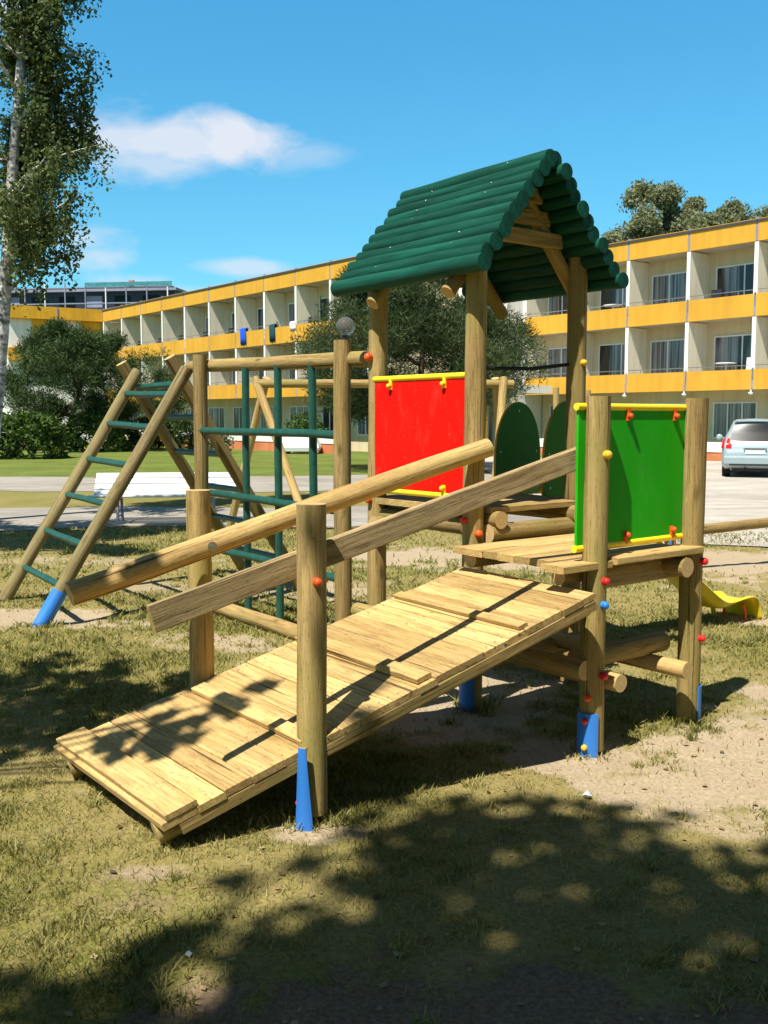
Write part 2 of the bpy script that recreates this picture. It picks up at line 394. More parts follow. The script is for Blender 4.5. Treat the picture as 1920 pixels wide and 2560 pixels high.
def build_ground():
    xs = np.unique(np.round(np.concatenate([np.linspace(-400, -40, 10), np.linspace(-40, -8, 33), np.linspace(-8, -4.5, 30), np.arange(-4.5, 4.5, .05), np.linspace(4.5, 10, 40), np.linspace(10, 40, 31), np.linspace(40, 400, 10)]), 4))
    ys = np.unique(np.round(np.concatenate([np.linspace(-60, 0, 13), np.arange(0, 2.4, .2), np.arange(2.4, 10, .05), np.linspace(10, 16, 60), np.linspace(16, 80, 65), np.linspace(80, 700, 14)]), 4))
    X, Y = np.meshgrid(xs, ys); x = X.ravel(); y = Y.ravel(); z = ground_z(x, y)
    nx, ny = len(xs), len(ys)
    me = bpy.data.meshes.new('ground'); v = np.stack([x, y, z], 1)
    i = np.arange(nx * ny).reshape(ny, nx)
    f = np.stack([i[:-1, :-1], i[:-1, 1:], i[1:, 1:], i[1:, :-1]], -1).reshape(-1, 4)
    fast_mesh(me, v, f, 4)
    for nme, val in (('dirt', dirt_at(x, y)), ('lush', lush_at(x, y)), ('far', sstep(20, 27, y)), ('soil', sstep(3.75, 3.1, y))):
        a = me.attributes.new(nme, 'FLOAT', 'POINT'); a.data.foreach_set('value', val.astype('f'))
    me.polygons.foreach_set('use_smooth', np.ones(len(f), bool))
    t = NT('worn_turf'); g = t.coord(); d = t.attr('dirt', 'Fac'); l = t.attr('lush', 'Fac')
    n1 = t.noise(g, 55, 5, .7); n2 = t.noise(g, 9, 4, .6); n3 = t.noise(g, 1.3, 3)
    gr = t.mix(l, t.ramp(n1, (.3, (.17, .135, .04, 1)), (.7, (.375, .31, .125, 1))), t.ramp(n1, (.3, (.075, .085, .012, 1)), (.7, (.26, .245, .055, 1))))
    gr = t.mix(t.ramp(n2, (.4, 0.0), (.72, .45)), gr, (.31, .235, .11, 1))
    n4 = t.noise(g, .5, 5, .65)
    gr = t.mix(t.attr('far', 'Fac'), gr, t.mix(.5, t.ramp(n4, (.35, (.085, .12, .020, 1)), (.65, (.20, .235, .055, 1))), t.ramp(n2, (.3, (.08, .11, .02, 1)), (.7, (.19, .23, .055, 1)))))
    so = t.mix(n3, t.ramp(n1, (.28, (.28, .20, .12, 1)), (.68, (.50, .39, .25, 1))), t.ramp(n1, (.3, (.31, .245, .16, 1)), (.7, (.535, .445, .31, 1))))
    so = t.mix(t.attr('soil', 'Fac'), so, t.ramp(n1, (.28, (.115, .078, .045, 1)), (.7, (.30, .215, .13, 1))))
    col = t.mix(t.ramp(t.math('ADD', d, t.math('MULTIPLY', t.math('SUBTRACT', n2, .5), .5)), (.3, 0.0), (.62, 1.0)), gr, so)
    t.bump(t.math('ADD', n1, t.math('MULTIPLY', n2, 1.0)), .6, .02)
    me.materials.append(t.set(col, .95, spec=.08))
    o = bpy.data.objects.new('ground', me); C.objects.link(o); tag(o, 'worn yellow green turf with bare sandy patches round the climbing frame', None, kind='structure')

def fast_mesh(me, v, f, k):
    me.vertices.add(len(v)); me.vertices.foreach_set('co', np.asarray(v, 'f').ravel())
    me.loops.add(len(f) * k); me.loops.foreach_set('vertex_index', np.asarray(f, 'i').ravel())
    me.polygons.add(len(f)); me.polygons.foreach_set('loop_start', np.arange(0, len(f) * k, k, dtype='i'))
    me.update(calc_edges=True); me.validate()
build_ground()

def flat(name, pts, z, mat, label):
    m = MB(); m.add([(x, y, z) for x, y in pts], [tuple(range(len(pts)))]); o = m.build(name, mat); tag(o, label, None, kind='structure'); return o
def gravelmat(name, a, b, sc=1.0):
    t = NT(name); g = t.coord(); n = t.noise(t.mapv(g, (.5, 1.6, 1)), 1.4 * sc, 6, .7); f = t.noise(g, 30, 4, .7)
    p = t.noise(g, .35, 3)
    c = t.mix(.7, t.ramp(n, (.3, a), (.68, b)), t.ramp(f, (.3, .7), (.7, 1.15)), 'MULTIPLY')
    c = t.mix(t.ramp(p, (.45, 0.0), (.65, .5)), c, (a[0] * .8, a[1] * .8, a[2] * .8, 1))
    t.bump(f, .4, .02); return t.set(c, .95, spec=.1)
M['gravel'] = gravelmat('pale_gravel', (.36, .32, .27, 1), (.60, .55, .48, 1))
M['asphalt'] = gravelmat('sandy_path', (.25, .225, .19, 1), (.45, .41, .35, 1))
def strip(x0, x1, f0, f1, n=40, j=.12):
    a = []; b = []
    for i in range(n + 1):
        x = x0 + (x1 - x0) * i / n
        a.append((x, f0(x) + random.uniform(-j, j))); b.append((x, f1(x) + random.uniform(-j, j)))
    return a + b[::-1]
flat('road', strip(-60, 5, lambda x: 23.0 + .02 * x + .8 * math.sin(x * .35), lambda x: 29.2 + .1 * x * (x < 0) + .7 * math.sin(x * .27), 50, .2), .008, M['asphalt'], 'sandy grey road beyond the lawn')
flat('path', strip(-40, 5.2, lambda x: 14.9 + .1 * (x + 4) + .25 * math.sin(x * 1.3), lambda x: 18.7 + .08 * x + .3 * math.sin(x * .9), 60, .12), .012, M['asphalt'], 'pale path behind the white bench')
flat('parking_area', strip(3.2, 45, lambda x: 13.2 - .25 * (x - 3.2) * (x < 6) - .7 * (x >= 6), lambda x: 43 - .5 * (x - 3.2), 40, .25), .016, M['gravel'], 'rutted pale gravel car park')

# grass blades
def build_grass():
    P = []
    def samp(n, y0, y1, pw):
        y = y0 + (y1 - y0) * rng.random(n) ** pw; hw = .395 * y + 1.6
        x = (rng.random(n) * 2 - 1) * hw; return x, y
    xs, ys, hs = [], [], []
    for n, y0, y1, h in ((255000, 2.3, 5.2, 1.0), (185000, 5.2, 9.5, 1.1), (75000, 9.5, 15.0, 1.5)):
        x, y = samp(n, y0, y1, .85)
        d = dirt_at(x, y); l = lush_at(x, y)
        cl = fbm(x, y, 13, 44, 3)
        keep = rng.random(n) < np.clip((1 - d * 1.35) * (.22 + .62 * l) * (.4 + 1.2 * sstep(.35, .7, cl)), .012, 1)
        xs.append(x[keep]); ys.append(y[keep]); hs.append(np.full(keep.sum(), h))
    # longer tufts, some of them round the feet of the posts
    feet = [(1.03, 4.84), (1.66, 5.36), (-.29, 3.95), (-.9, 4.87), (.5, 5.62), (-.28, 6.87), (-1.57, 8.6), (-2.75, 7.9), (3.1, 8.1)]
    for i in range(330):
        if i < 90: a, b = feet[i % 9]; q = rng.random() * 6.28; d0 = .07 + .12 * rng.random() ** 2; a, b = a + d0 * np.cos(q), b + d0 * np.sin(q); k = 16
        else: b = 2.4 + 8 * rng.random() ** 1.3; a = (rng.random() * 2 - 1) * (.395 * b + .4); k = 46
        if i >= 90 and dirt_at(np.array([a]), np.array([b]))[0] > .55 and i % 5: continue
        xs.append(a + rng.normal(size=k) * .022); ys.append(b + rng.normal(size=k) * .022); hs.append((.9 + .8 * rng.random(k)) * (1.25 if i < 90 else 1))
    x = np.concatenate(xs); y = np.concatenate(ys); hk = np.concatenate(hs)
    n = len(x); l = lush_at(x, y); z = ground_z(x, y) - .003
    h = (.014 + .030 * rng.random(n) ** 1.8 * (.5 + .9 * l)) * hk; w = (.0016 + .0016 * rng.random(n)) * hk * np.clip(y / 4.0, .85, 2.2)
    th = rng.random(n) * 2 * np.pi; ln = h * (.3 + 1.0 * rng.random(n)); ph = rng.random(n) * 2 * np.pi
    bx, by = np.cos(th) * w, np.sin(th) * w
    a = np.stack([x - bx, y - by, z], 1); b = np.stack([x + bx, y + by, z], 1)
    m1 = np.stack([x + .35 * ln * np.cos(ph) - .7 * bx, y + .35 * ln * np.sin(ph) - .7 * by, z + h * .6], 1); m2 = m1 + np.stack([1.4 * bx, 1.4 * by, 0 * x], 1)
    tip = np.stack([x + ln * np.cos(ph), y + ln * np.sin(ph), z + h], 1)
    v = np.stack([a, b, m2, m1, tip], 1).reshape(-1, 3); i = np.arange(n)[:, None] * 5
    f = np.concatenate([i + np.array([[0, 1, 2]]), i + np.array([[0, 2, 3]]), i + np.array([[3, 2, 4]])])
    me = bpy.data.meshes.new('grass'); fast_mesh(me, v, f, 3)
    tint = np.clip(rng.random(n) * .75 + .45 * (1 - l) - .12, 0, 1)
    at = me.attributes.new('tint', 'FLOAT', 'POINT'); at.data.foreach_set('value', np.repeat(tint, 5).astype('f'))
    me.materials.append(M['grass']); o = bpy.data.objects.new('grass', me); C.objects.link(o)
    tag(o, 'short dry grass growing in tufts over the worn ground', 'grass', kind='stuff')
build_grass()
def build_litter():
    n = 900; y = 2.4 + 7 * rng.random(n) ** 1.2; x = (rng.random(n) * 2 - 1) * (.395 * y + .4); z = ground_z(x, y) + .004
    th = rng.random(n) * 6.283; L = (.006 + .016 * rng.random(n)); w = L * (.18 + .5 * (rng.random(n) < .6)); ti = (rng.random((n, 2)) - .5) * .9
    dx, dy = np.cos(th), np.sin(th)
    P = [np.stack([x + dx * L * a - dy * w * b, y + dy * L * a + dx * w * b, z + np.abs(ti[:, 0] * L * a + ti[:, 1] * w * b) + .001], 1) for a, b in ((-1, 0), (0, -1), (1, 0), (0, 1))]
    v = np.stack(P, 1).reshape(-1, 3); f = np.arange(n)[:, None] * 4 + np.array([[0, 1, 2, 3]])
    me = bpy.data.meshes.new('dry_leaves'); fast_mesh(me, v, f, 4); a = me.attributes.new('tint', 'FLOAT', 'POINT'); a.data.foreach_set('value', np.repeat(rng.random(n), 4).astype('f'))
    me.materials.append(leaf('dry_leaf', (.09, .055, .025, 1), (.42, .31, .16, 1), .1)); o = bpy.data.objects.new('dry_leaves', me); C.objects.link(o)
    tag(o, 'dry leaf scraps and twigs scattered on the worn ground', 'leaves', kind='stuff')
build_litter()
#@@PLAY
# ------------------------------------------------------------------ the wooden climbing tower
def wpart(m, name, mats, parent):
    """a part whose mesh is given in world coordinates"""
    o = m.build(name, mats); o.parent = parent
    o.matrix_parent_inverse = parent.matrix_basis.inverted() if parent.parent is None else Matrix.Identity(4)
    return o
V3 = Vector
U1 = V3((.785, .62, 0)); U2 = V3((-.60, .80, 0)); UP = V3((0, 0, 1))
pA = V3((1.665, 5.36, 0)); pB = V3((1.030, 4.845, 0)); pC = V3((-.291, 3.965, 0)); pD = V3((-.905, 4.87, 0))
pE = V3((.500, 5.62, 0)); pF = V3((1.172, 6.2, 0)); pG = V3((-.048, 6.38, 0)); pH = V3((.622, 6.96, 0))
pI = V3((-.285, 6.87, 0)); pJ = V3((-1.57, 8.6, 0))
RP = .061
tower = empty('climbing_tower', (.55, 5.6, 0))
tag(tower, 'pine climbing tower with green log roof, plank ramp, rope ladder frame and yellow slide', 'climbing frame')

def cap(parent, at, d, mat, r=.017):
    m = MB(); d = V3(d).normalized(); at = V3(at)
    m.log(at - d * .012, at + d * .010, r, 0, 0, 10, 0); m.dome(at + d * .010, d, r, 0, .8)
    return wpart(m, 'bolt_cap', M[mat], parent)
def post(p, top, base=0.0, r=RP, mat='post', lean=(0, 0)):
    m = MB(); m.log((p.x, p.y, base), (p.x + lean[0], p.y + lean[1], top), r, 0, 1, 20, .0022, .985)
    # bevelled rim
    return wpart(m, 'post', [M[mat], M['end']], tower)
def anchor(parent, p, d, z0, z1, r=RP, span=150, top=None):
    """half pipe of blue steel against the foot of a post"""
    m = MB(); d = V3(d).normalized(); a0 = math.atan2(d.y, d.x); n = 14; V = []; F = []
    for z, sp in ((z0, span), (z1, top or span)):
        for rr in (r + .003, r + .009):
            for i in range(n + 1):
                a = a0 + R(sp) * (i / n - .5); V.append((p.x + rr * math.cos(a), p.y + rr * math.sin(a), z))
    k = n + 1
    for i in range(n):
        F += [(k + i, k + i + 1, 3 * k + i + 1, 3 * k + i), (i + 1, i, 2 * k + i, 2 * k + i + 1), (2 * k + i, 3 * k + i, 3 * k + i + 1, 2 * k + i + 1)]
    F += [(0, k, 3 * k, 2 * k), (k + n, n, 2 * k + n, 3 * k + n)]
    m.add(V, F, 0, None, None, False); return wpart(m, 'ground_anchor', M['blue'], parent)

oA = post(pA, 1.755, .012); oB = post(pB, 1.755, .012); oC = post(pC, 1.31, .045); oD = post(pD, 1.30, 0)
oE = post(pE, 2.62, 0, lean=(.012, .0)); oF = post(pF, 2.66, 0, lean=(.012, 0)); oG = post(pG, 2.62, 0, lean=(.012, 0)); oH = post(pH, 2.62, 0)
oI = post(pI, 2.175, 0); oJ = post(pJ, 2.185, 0)
anchor(oB, pB, (-.85, -.52), -.03, .205); anchor(oC, pC + V3((-.012, -.042, 0)), (-.42, -.9), -.03, .34, .05, 95, 34)
anchor(oE, pE, (-.9, -.44), -.03, .26); anchor(oA, pA, (.9, .3), -.03, .2)
for o, p, z, d, c, r in ((oB, pB, .168, (-.62, -.79), 'redcap', .016), (oB, pB, .035, (-.62, -.79), 'yelcap', .016), (oB, pB, .285, (-.5, -.86), 'orange', .017),
                         (oB, pB, .862, (.62, -.79), 'redcap', .019), (oB, pB, .745, (.58, -.81), 'bluecap', .02), (oB, pB, .395, (.62, -.79), 'redcap', .021),
                         (oB, pB, 1.475, (.55, -.83), 'yelcap', .021), (oC, pC, 1.005, (.42, -.91), 'orange', .018), (oC, pC, .10, (-.75, -.66), 'redcap', .012),
                         (oA, pA, .885, (.72, -.69), 'redcap', .02), (oA, pA, .465, (.72, -.69), 'redcap', .018),
                         (oE, pE, 1.005, (.42, -.91), 'orange', .022), (oE, pE, 1.08, (-.75, -.66), 'redcap', .018),
                         (oF, pF, 1.985, (.62, -.79), 'yelcap', .02), (oF, pF, 2.58, (.6, -.8), 'orange', .016), (oG, pG, 2.03, (-.72, -.7), 'orange', .026), (oG, pG, 1.13, (-.72, -.7), 'orange', .02)):
    dv = V3((d[0], d[1], 0)).normalized(); cap(o, V3((p.x, p.y, z)) + dv * (RP + .006), dv, c, r)

# ---- ramp: planks laid across two stringers, cleats nailed on top
LR = V3((-.835, 3.625, .13)); LL = V3((-1.54, 4.53, .13)); HR = V3((.985, 4.60, .84)); HL = V3((.44, 5.43, .84))
def rp(s, w, dz=0):      # s 0..1 up the ramp, w 0 right .. 1 left
    return (LR.lerp(HR, s)).lerp(LL.lerp(HL, s), w) + nR * dz
nR = (HR - LR).cross(LL - LR).normalized()
def plank_on_ramp(m, s0, s1, z0, z1, w0=0.0, w1=1.0, mat=0, end=1):
    c = .0035
    def q(s, w, z): return rp(s, w, z)
    L = (HR - LR).length; cs = c / L
    a0 = random.uniform(-.006, .006) if w0 == 0 else 0; a1 = random.uniform(-.006, .006) if w1 == 1 else 0
    prof = [(s0, z0), (s1, z0), (s1, z1 - c), (s1 - cs, z1), (s0 + cs, z1), (s0, z1 - c)]
    V = [q(s, w0 + a0, z) for s, z in prof] + [q(s, w1 + a1, z) for s, z in prof]
    off = (random.uniform(-9, 9), random.uniform(-9, 9), random.uniform(-50, 50))
    G = []
    for w in (w0, w1):
        for s, z in prof: G.append((off[0] + s * L, off[1] + z, off[2] + w * 1.1))
    n = 6; F = [(i, (i + 1) % n, (i + 1) % n + n, i + n) for i in range(n)]
    rnd = random.random()
    m.add(V, F, mat, G, rnd); m.add(V[:n], [tuple(range(n))[::-1]], end, G[:n], rnd); m.add(V[n:], [tuple(range(n))], end, G[n:], rnd)
m = MB(); s = 0.0
Lr = (HR - LR).length
while s < .995:
    wdt = random.choice((.095, .118, .12, .142, .145)) / Lr
    e = min(1.0, s + wdt); e = 1.0 if e > .97 else e
    dz = random.uniform(-.002, .002)
    plank_on_ramp(m, s, e - .0028 / Lr * random.uniform(.6, 1.6), -.030 + dz, 0 + dz)
    s = e
ramp = wpart(m, 'ramp', [M['deck'], M['pale']], tower)
for s0, s1, w0, w1, h in ((.012, .070, -.012, 1.01, .030), (.335, .375, .05, .93, .024), (.365, .405, .70, 1.05, .03)):
    pass
for s0, wd, h, w0, w1 in ((.010, .13, .028, 0, 1), (.285, .07, .026, .02, .92), (.545, .075, .026, .02, .98), (.80, .05, .022, .02, .985)):
    m = MB(); plank_on_ramp(m, s0, s0 + wd / Lr, .0035, h, w0, w1); wpart(m, 'cleat', [M['deck'], M['pale']], ramp)
for w in (.10, .88):
    m = MB(); a = rp(-.0, w, -.085); b = rp(1.0, w, -.085); m.log(a, b, .052, 0, 1, 14, .002); wpart(m, 'stringer', [M['post'], M['end']], ramp)
for w in (.012, .988):
    m = MB(); m.board(rp(.03, w, -.058), rp(.995, w, -.058), .028, .05, nR, 0, 1, .003); wpart(m, 'edge_board', [M['post'], M['pale']], ramp)
m = MB()
for w in (.04, .30, .62, .95):
    for q in range(46):
        pnt = rp(.01 + q * .0215, w + random.uniform(-.01, .01), .001); m.dome(pnt, nR, .0045, 0, .4, 6, 2)
o = wpart(m, 'screw_heads', M['steel'], ramp); tag(o, None, None, None, 'stuff')

# ---- hand rails
a = V3((-.838, 4.735, 1.045)); b = V3((.478, 5.49, 1.46)); d = (b - a)
m = MB(); m.log(a - d * .43, b + d * .075, .056, 0, 1, 20, .003, .95); rail = wpart(m, 'handrail', [M['pale'], M['end']], tower)
nn = V3((d.y, -d.x, 0)).normalized()
m = MB(); m.log(a + nn * .045, a + nn * .066, .012, 0, 0, 8, 0); m.log(a + nn * .052, a + nn * .0585, .024, 0, 0, 12, 0); wpart(m, 'bolt', M['steel'], rail)
pc = pC + V3((-.02, .085, 1.072)); pb = pB + V3((-.045, .085, 1.466)); d = pb - pc
m = MB(); m.board(pc - d * .43, pb + d * .02, .036, .108, UP, 0, 1, .006, 10, .001); wpart(m, 'rail_board', [M['grey'], M['pale']], tower)

# ---- lower platform (boards along U1) and its joists
def deck(name, corner, nb, lenx, wy, z, th=.036, ov=0.0, split=None):
    m = MB()
    for i in range(nb):
        y = wy / nb; c = corner + U2 * (y * (i + .5))
        L0 = random.uniform(-.006, .006)
        m.board(c + U1 * L0 + UP * (z - th / 2), c + U1 * (lenx + random.uniform(-.006, .006)) + UP * (z - th / 2), y - .004, th, UP, 0, 1, .004)
    return wpart(m, name, [M['deck'], M['pale']], tower)
B0 = V3((pB.x, pB.y, 0))
low = deck('lower_platform', B0 - U1 * .225 + U2 * .10 , 6, .99, .70, .962)
m = MB()    # the front board runs past post B, notched round it
f0 = B0 - U1 * .255 - U2 * .0 + UP * .942
for p0, p1, dw in ((B0 - U1 * .285 + U2 * .0, B0 + U1 * .072, .0),):
    m.board(V3((p0.x, p0.y, .938)) + U2 * .02, V3((p1.x, p1.y, .938)) + U2 * .02, .145, .036, UP, 0, 1, .004)
wpart(m, 'front_board', [M['pale'], M['pale']], tower)
m = MB(); m.board(B0 + U1 * .082 - U2 * .01 + UP * .952, B0 + U1 * .80 - U2 * .01 + UP * .952, .13, .036, UP, 0, 1, .005); wpart(m, 'front_board', [M['pale'], M['pale']], tower)
for q, zz in ((.645, .872),):
    m = MB(); c = B0 + U1 * q; m.log(c - U2 * .085 + UP * zz, c + U2 * .95 + UP * zz, .052, 0, 1, 16); wpart(m, 'joist', [M['post'], M['end']], low)
for q in (.085, .765):
    m = MB(); c = B0 + U2 * q; m.log(c - U1 * (.17 if q < .5 else .13) + UP * .885, c + U1 * .58 + UP * .885, .045, 0, 1, 16); wpart(m, 'joist', [M['post'], M['end']], low)
m = MB(); m.board(B0 + U1 * .06 + U2 * .06 + UP * .862, B0 + U1 * .76 + U2 * .06 + UP * .862, .03, .13, UP, 0, 1); wpart(m, 'joist', [M['grey'], M['end']], low)
# low braces
for c, z, l0, l1 in ((B0 + U1 * .10, .345, -.10, .98), (B0 + U1 * .61, .335, -.13, .98)):
    m = MB(); m.log(c + U2 * l0 + UP * z, c + U2 * l1 + UP * z, .045, 0, 1, 16); wpart(m, 'brace', [M['pale'], M['end']], tower)
E0 = pE.copy()
for c0, z, l0, l1 in ((E0 - U2 * .12, .30, -.05, .8), (E0 - U2 * .06, 1.0, .06, .80), (B0 + U2 * .135, .43, .02, .74), (E0 + U2 * .84, .98, -.08, .95)):
    m = MB(); m.log(c0 + U1 * l0 + UP * z, c0 + U1 * l1 + UP * z, .055, 0, 1, 16); wpart(m, 'brace', [M['post'], M['end']], tower)
for c0, z, l0, l1 in ((E0 - U1 * .11, .42, -.95, .98), (E0 + U1 * .03, 1.03, .08, .86)):
    m = MB(); m.log(c0 + U2 * l0 + UP * z, c0 + U2 * l1 + UP * z, .05, 0, 1, 16); wpart(m, 'brace', [M['post'], M['end']], tower)

# ---- upper platform
upz = 1.15
m = MB(); nb = 8; wy = 1.06
for i in range(nb):
    c = E0 - U2 * .075 + U2 * (wy / nb * (i + .5))
    ins = .075 if (i == 0 or i == nb - 1) else -.05
    m.board(c + U1 * ins + UP * (upz - .018), c + U1 * (.885 - ins) + UP * (upz - .018), wy / nb - .004, .036, UP, 0, 1, .004)
up = wpart(m, 'upper_platform', [M['pale'], M['pale']], tower)
for q in (.115, .765):
    m = MB(); c = E0 + U1 * q; m.log(c - U2 * .12 + UP * 1.075, c + U2 * 1.05 + UP * 1.075, .05, 0, 1, 16); wpart(m, 'joist', [M['post'], M['end']], up)
m = MB(); m.tube([pE + V3((.05, -.02, 1.925)), pE + V3((.36, .25, 1.935)), pF + V3((-.05, -.03, 1.975))], .011, 0, 8); wpart(m, 'safety_rope', M['black'], tower)

# ---- roof
mid = E0.lerp(pF, .5)
RFs = mid - U2 * .205; depth = 1.31; w = .585; ze, zr = 2.455, 3.125
slope = math.hypot(w, zr - ze); nlog = 11
for side in (-1, 1):
    m = MB(); sd = (U1 * side * w - UP * (zr - ze)).normalized(); nrm = (U1 * side * (zr - ze) + UP * w).normalized()
    for i in range(nlog):
        st = (i + .45) / nlog * slope * 1.03
        c = RFs + UP * zr + sd * st
        e = random.uniform(-.016, .016); e2 = random.uniform(-.016, .016)
        if i == nlog - 1: e -= .035; e2 += .03
        if i == 0: e += .02
        m.log(c + U2 * e, c + U2 * (depth + e2), .0475 * random.uniform(.93, 1.06), 0, 1, 16, .0028, random.uniform(.94, 1.05))
        for q in (.33, .95):
            if side == -1 and random.random() < .75:
                p = c + U2 * (q + random.uniform(-.02, .02)) + nrm * .046; m.dome(p, nrm, .0075, 2, .4, 7, 2)
    wpart(m, 'roof_slope', [M['green'], M['green'], M['steel']], tower)
for dd in (.28, .985):
    for side in (-1, 1):
        sd = (U1 * side * w - UP * (zr - ze)).normalized(); nrm = (U1 * side * (zr - ze) + UP * w).normalized()
        c = RFs + U2 * dd + UP * zr - nrm * .095
        m = MB(); m.log(c + sd * .02, c + sd * (slope + .07), .043, 0, 1, 14); wpart(m, 'rafter', [M['post'], M['end']], tower)
for dd, z, hw in ((.24, 2.70, .31), (.26, 2.82, .22), (.24, 2.94, .13), (1.17, 2.74, .30)):
    c = RFs + U2 * dd + UP * z; m = MB(); m.board(c - U1 * hw, c + U1 * hw, .04, .085, UP, 0, 1); wpart(m, 'gable_board', [M['post'], M['end']], tower)

# ---- side panels with yellow rails and bolt clips
def panel(name, c0, c1, z0, z1, nrm, mat, clipmat, label, qs=(.19, .77)):
    """board between plan points c0, c1 from z0 to z1; nrm points to the viewer side"""
    nrm = V3(nrm).normalized(); d = (c1 - c0); L = d.length; d.normalize()
    m = MB(); ol = [c0 + UP * z0, c1 + UP * z0, c1 + UP * z1, c0 + UP * z1]; m.sheet(ol, nrm, .015, 0)
    o = wpart(m, name, M[mat], tower); tag(o, label, None)
    for z in (z0 - .004, z1 + .004):
        m = MB(); m.log(c0 - d * .012 + UP * z + nrm * .008, c1 + d * .012 + UP * z + nrm * .008, .018, 0, 0, 14, 0); wpart(m, 'rail', M['yel'], o)
    for q in qs:
        for z, sgn in ((z1, -1), (z0, 1)):
            m = MB(); c = c0 + d * (L * q) + UP * (z + sgn * .028) + nrm * .018
            m.board(c - UP * .035, c + UP * .03, .026, .016, nrm, 0, 0, .005)
            c2 = c + nrm * .006 - UP * sgn * -.012; m.log(c2, c2 + nrm * .012, .015, 0, 0, 12, 0); m.dome(c2 + nrm * .012, nrm, .015, 0, .8)
            wpart(m, 'clip', M[clipmat], o)
    return o
nB = (U2 * -1 + U1 * -.0)
dBA = (pA - pB).normalized(); nBA = V3((dBA.y, -dBA.x, 0)); gA = pB - nBA * .050 - dBA * .095; gB = pA - nBA * .050 - dBA * .02
panel('green_panel', gA, gB, 1.02, 1.70, nBA, 'gpan', 'orange', 'bright green board between two posts', (.42, .86))
dEG = (pG - pE).normalized(); nEG = V3((-dEG.y, dEG.x, 0))
if nEG.x > 0: nEG = -nEG
panel('red_panel', pG - dEG * .075 + nEG * .05, pE + dEG * .03 + nEG * .05 * 0 , 1.205, 1.885, nEG, 'red', 'yel', 'red board between two posts')

# ---- arched guards beside the slide
for st in (V3((.745, 6.79, 0)), V3((1.015, 6.43, 0))):
    W2 = .44; pts = [st + UP * 1.12, st + U1 * W2 + UP * 1.12]
    for i in range(21):
        a = math.pi * i / 20; cx = W2 / 2 + W2 / 2 * math.cos(a) * (1 - .0 * math.sin(a)); pts.append(st + U1 * cx + UP * (1.36 + .40 * math.sin(a) ** .9))
    m = MB(); m.sheet(pts, V3((.62, -.785, 0)), .018, 0, 1); g = wpart(m, 'guard_panel', [M['arch'], M['archedge']], tower)
    m = MB()
    for q, z in ((.5, 1.70), (.14, 1.2), (.86, 1.2), (.1, 1.42), (.9, 1.42)): m.dome(st + U1 * W2 * q + UP * z + V3((.62, -.785, 0)) * .018, (.62, -.785, 0), .009, 0, .4, 8, 2)
    o = wpart(m, 'screws', M['steel'], g); tag(o, None, None, None, 'stuff')

# ---- slide
S0 = V3((.93, 6.62, 0)); sw = .14
prof = [(.0, 1.155), (.3, 1.15), (.58, 1.09), (.82, .96), (1.2, .715), (1.6, .44), (1.9, .235), (2.06, .14), (2.16, .125), (2.32, .155), (2.45, .175), (2.53, .16), (2.57, .085), (2.58, -.02)]
def slidept(t, z, y): return S0 + U1 * (t * 1.025) + U2 * y + UP * z
m = MB(); V = []; F = []
sec = [(-sw - .035, .065), (-sw - .015, .085), (-sw + .01, .072), (-sw + .025, .015), (-sw + .06, .0), (sw - .06, 0), (sw - .025, .015), (sw - .01, .072), (sw + .015, .085), (sw + .035, .065)]
k = len(sec)
for i, (t, z) in enumerate(prof):
    hgt = 1.0 if t < 2.0 else max(.25, 1.0 - (t - 2.0) * 1.2)
    for y, h in sec: V.append(slidept(t, z + h * hgt, y))
for i in range(len(prof) - 1):
    for j in range(k - 1): F.append((i * k + j, (i + 1) * k + j, (i + 1) * k + j + 1, i * k + j + 1))
m.add(V, F, 0, None, None, True)
slide = wpart(m, 'slide', M['slide'], tower)
mo = slide.modifiers.new('thickness', 'SOLIDIFY'); mo.thickness = .008
mo = slide.modifiers.new('smooth', 'SUBSURF'); mo.levels = 1; mo.render_levels = 2
for y in (-.10, .10):
    m = MB(); m.tube([slidept(2.42, .13, y), slidept(2.46, .06, y), slidept(2.46, -.03, y)], .012, 0, 10); wpart(m, 'foot', M['orange'], slide)
m = MB(); m.tube([slidept(2.33, .16, .12), slidept(2.33, .08, .12), slidept(2.36, -.03, .12)], .02, 0, 10); wpart(m, 'strut', M['slide'], slide)

# ---- climbing net of green bars, beam and ground log
dN = (pJ - pI); LN = dN.length; dN.normalize(); nN = V3((dN.y, -dN.x, 0))
if nN.y < 0: nN = -nN
bz0, bz1 = 2.04, 2.095
def netp(t, z, off=0.0): return pI + dN * t + nN * off + UP * z
ga = pG + V3((-.065, .02, 0)); 
m = MB(); m.log(V3((-.105, 6.70, bz0)), netp(LN + .42, bz1 + .01, .115), .054, 0, 1, 18, .0025); wpart(m, 'top_beam', [M['post'], M['end']], tower)
m = MB(); m.log(netp(-.02, .05, .0), netp(LN + .02, .055, .0), .06, 0, 1, 16, .003); wpart(m, 'ground_beam', [M['pale'], M['end']], tower)
for z in (.54, 1.01, 1.535):
    m = MB(); m.log(netp(.0, z, -.01), netp(LN, z + .01, -.01), .030, 0, 0, 14, .003); wpart(m, 'climbing_bar', M['bar'], tower)
for u in (521, 590, 665):
    kx = (u * 1920 / 1659 - 960) / 2500
    best = min((abs((pI.x + dN.x * t) - kx * (pI.y + dN.y * t) * .998), t) for t in [i * .005 for i in range(int(LN / .005))])[1]
    m = MB(); m.log(netp(best, .06, .045), netp(best, 2.05, .045), .030, 0, 0, 14, .002); o = wpart(m, 'climbing_bar', M['bar'], tower)

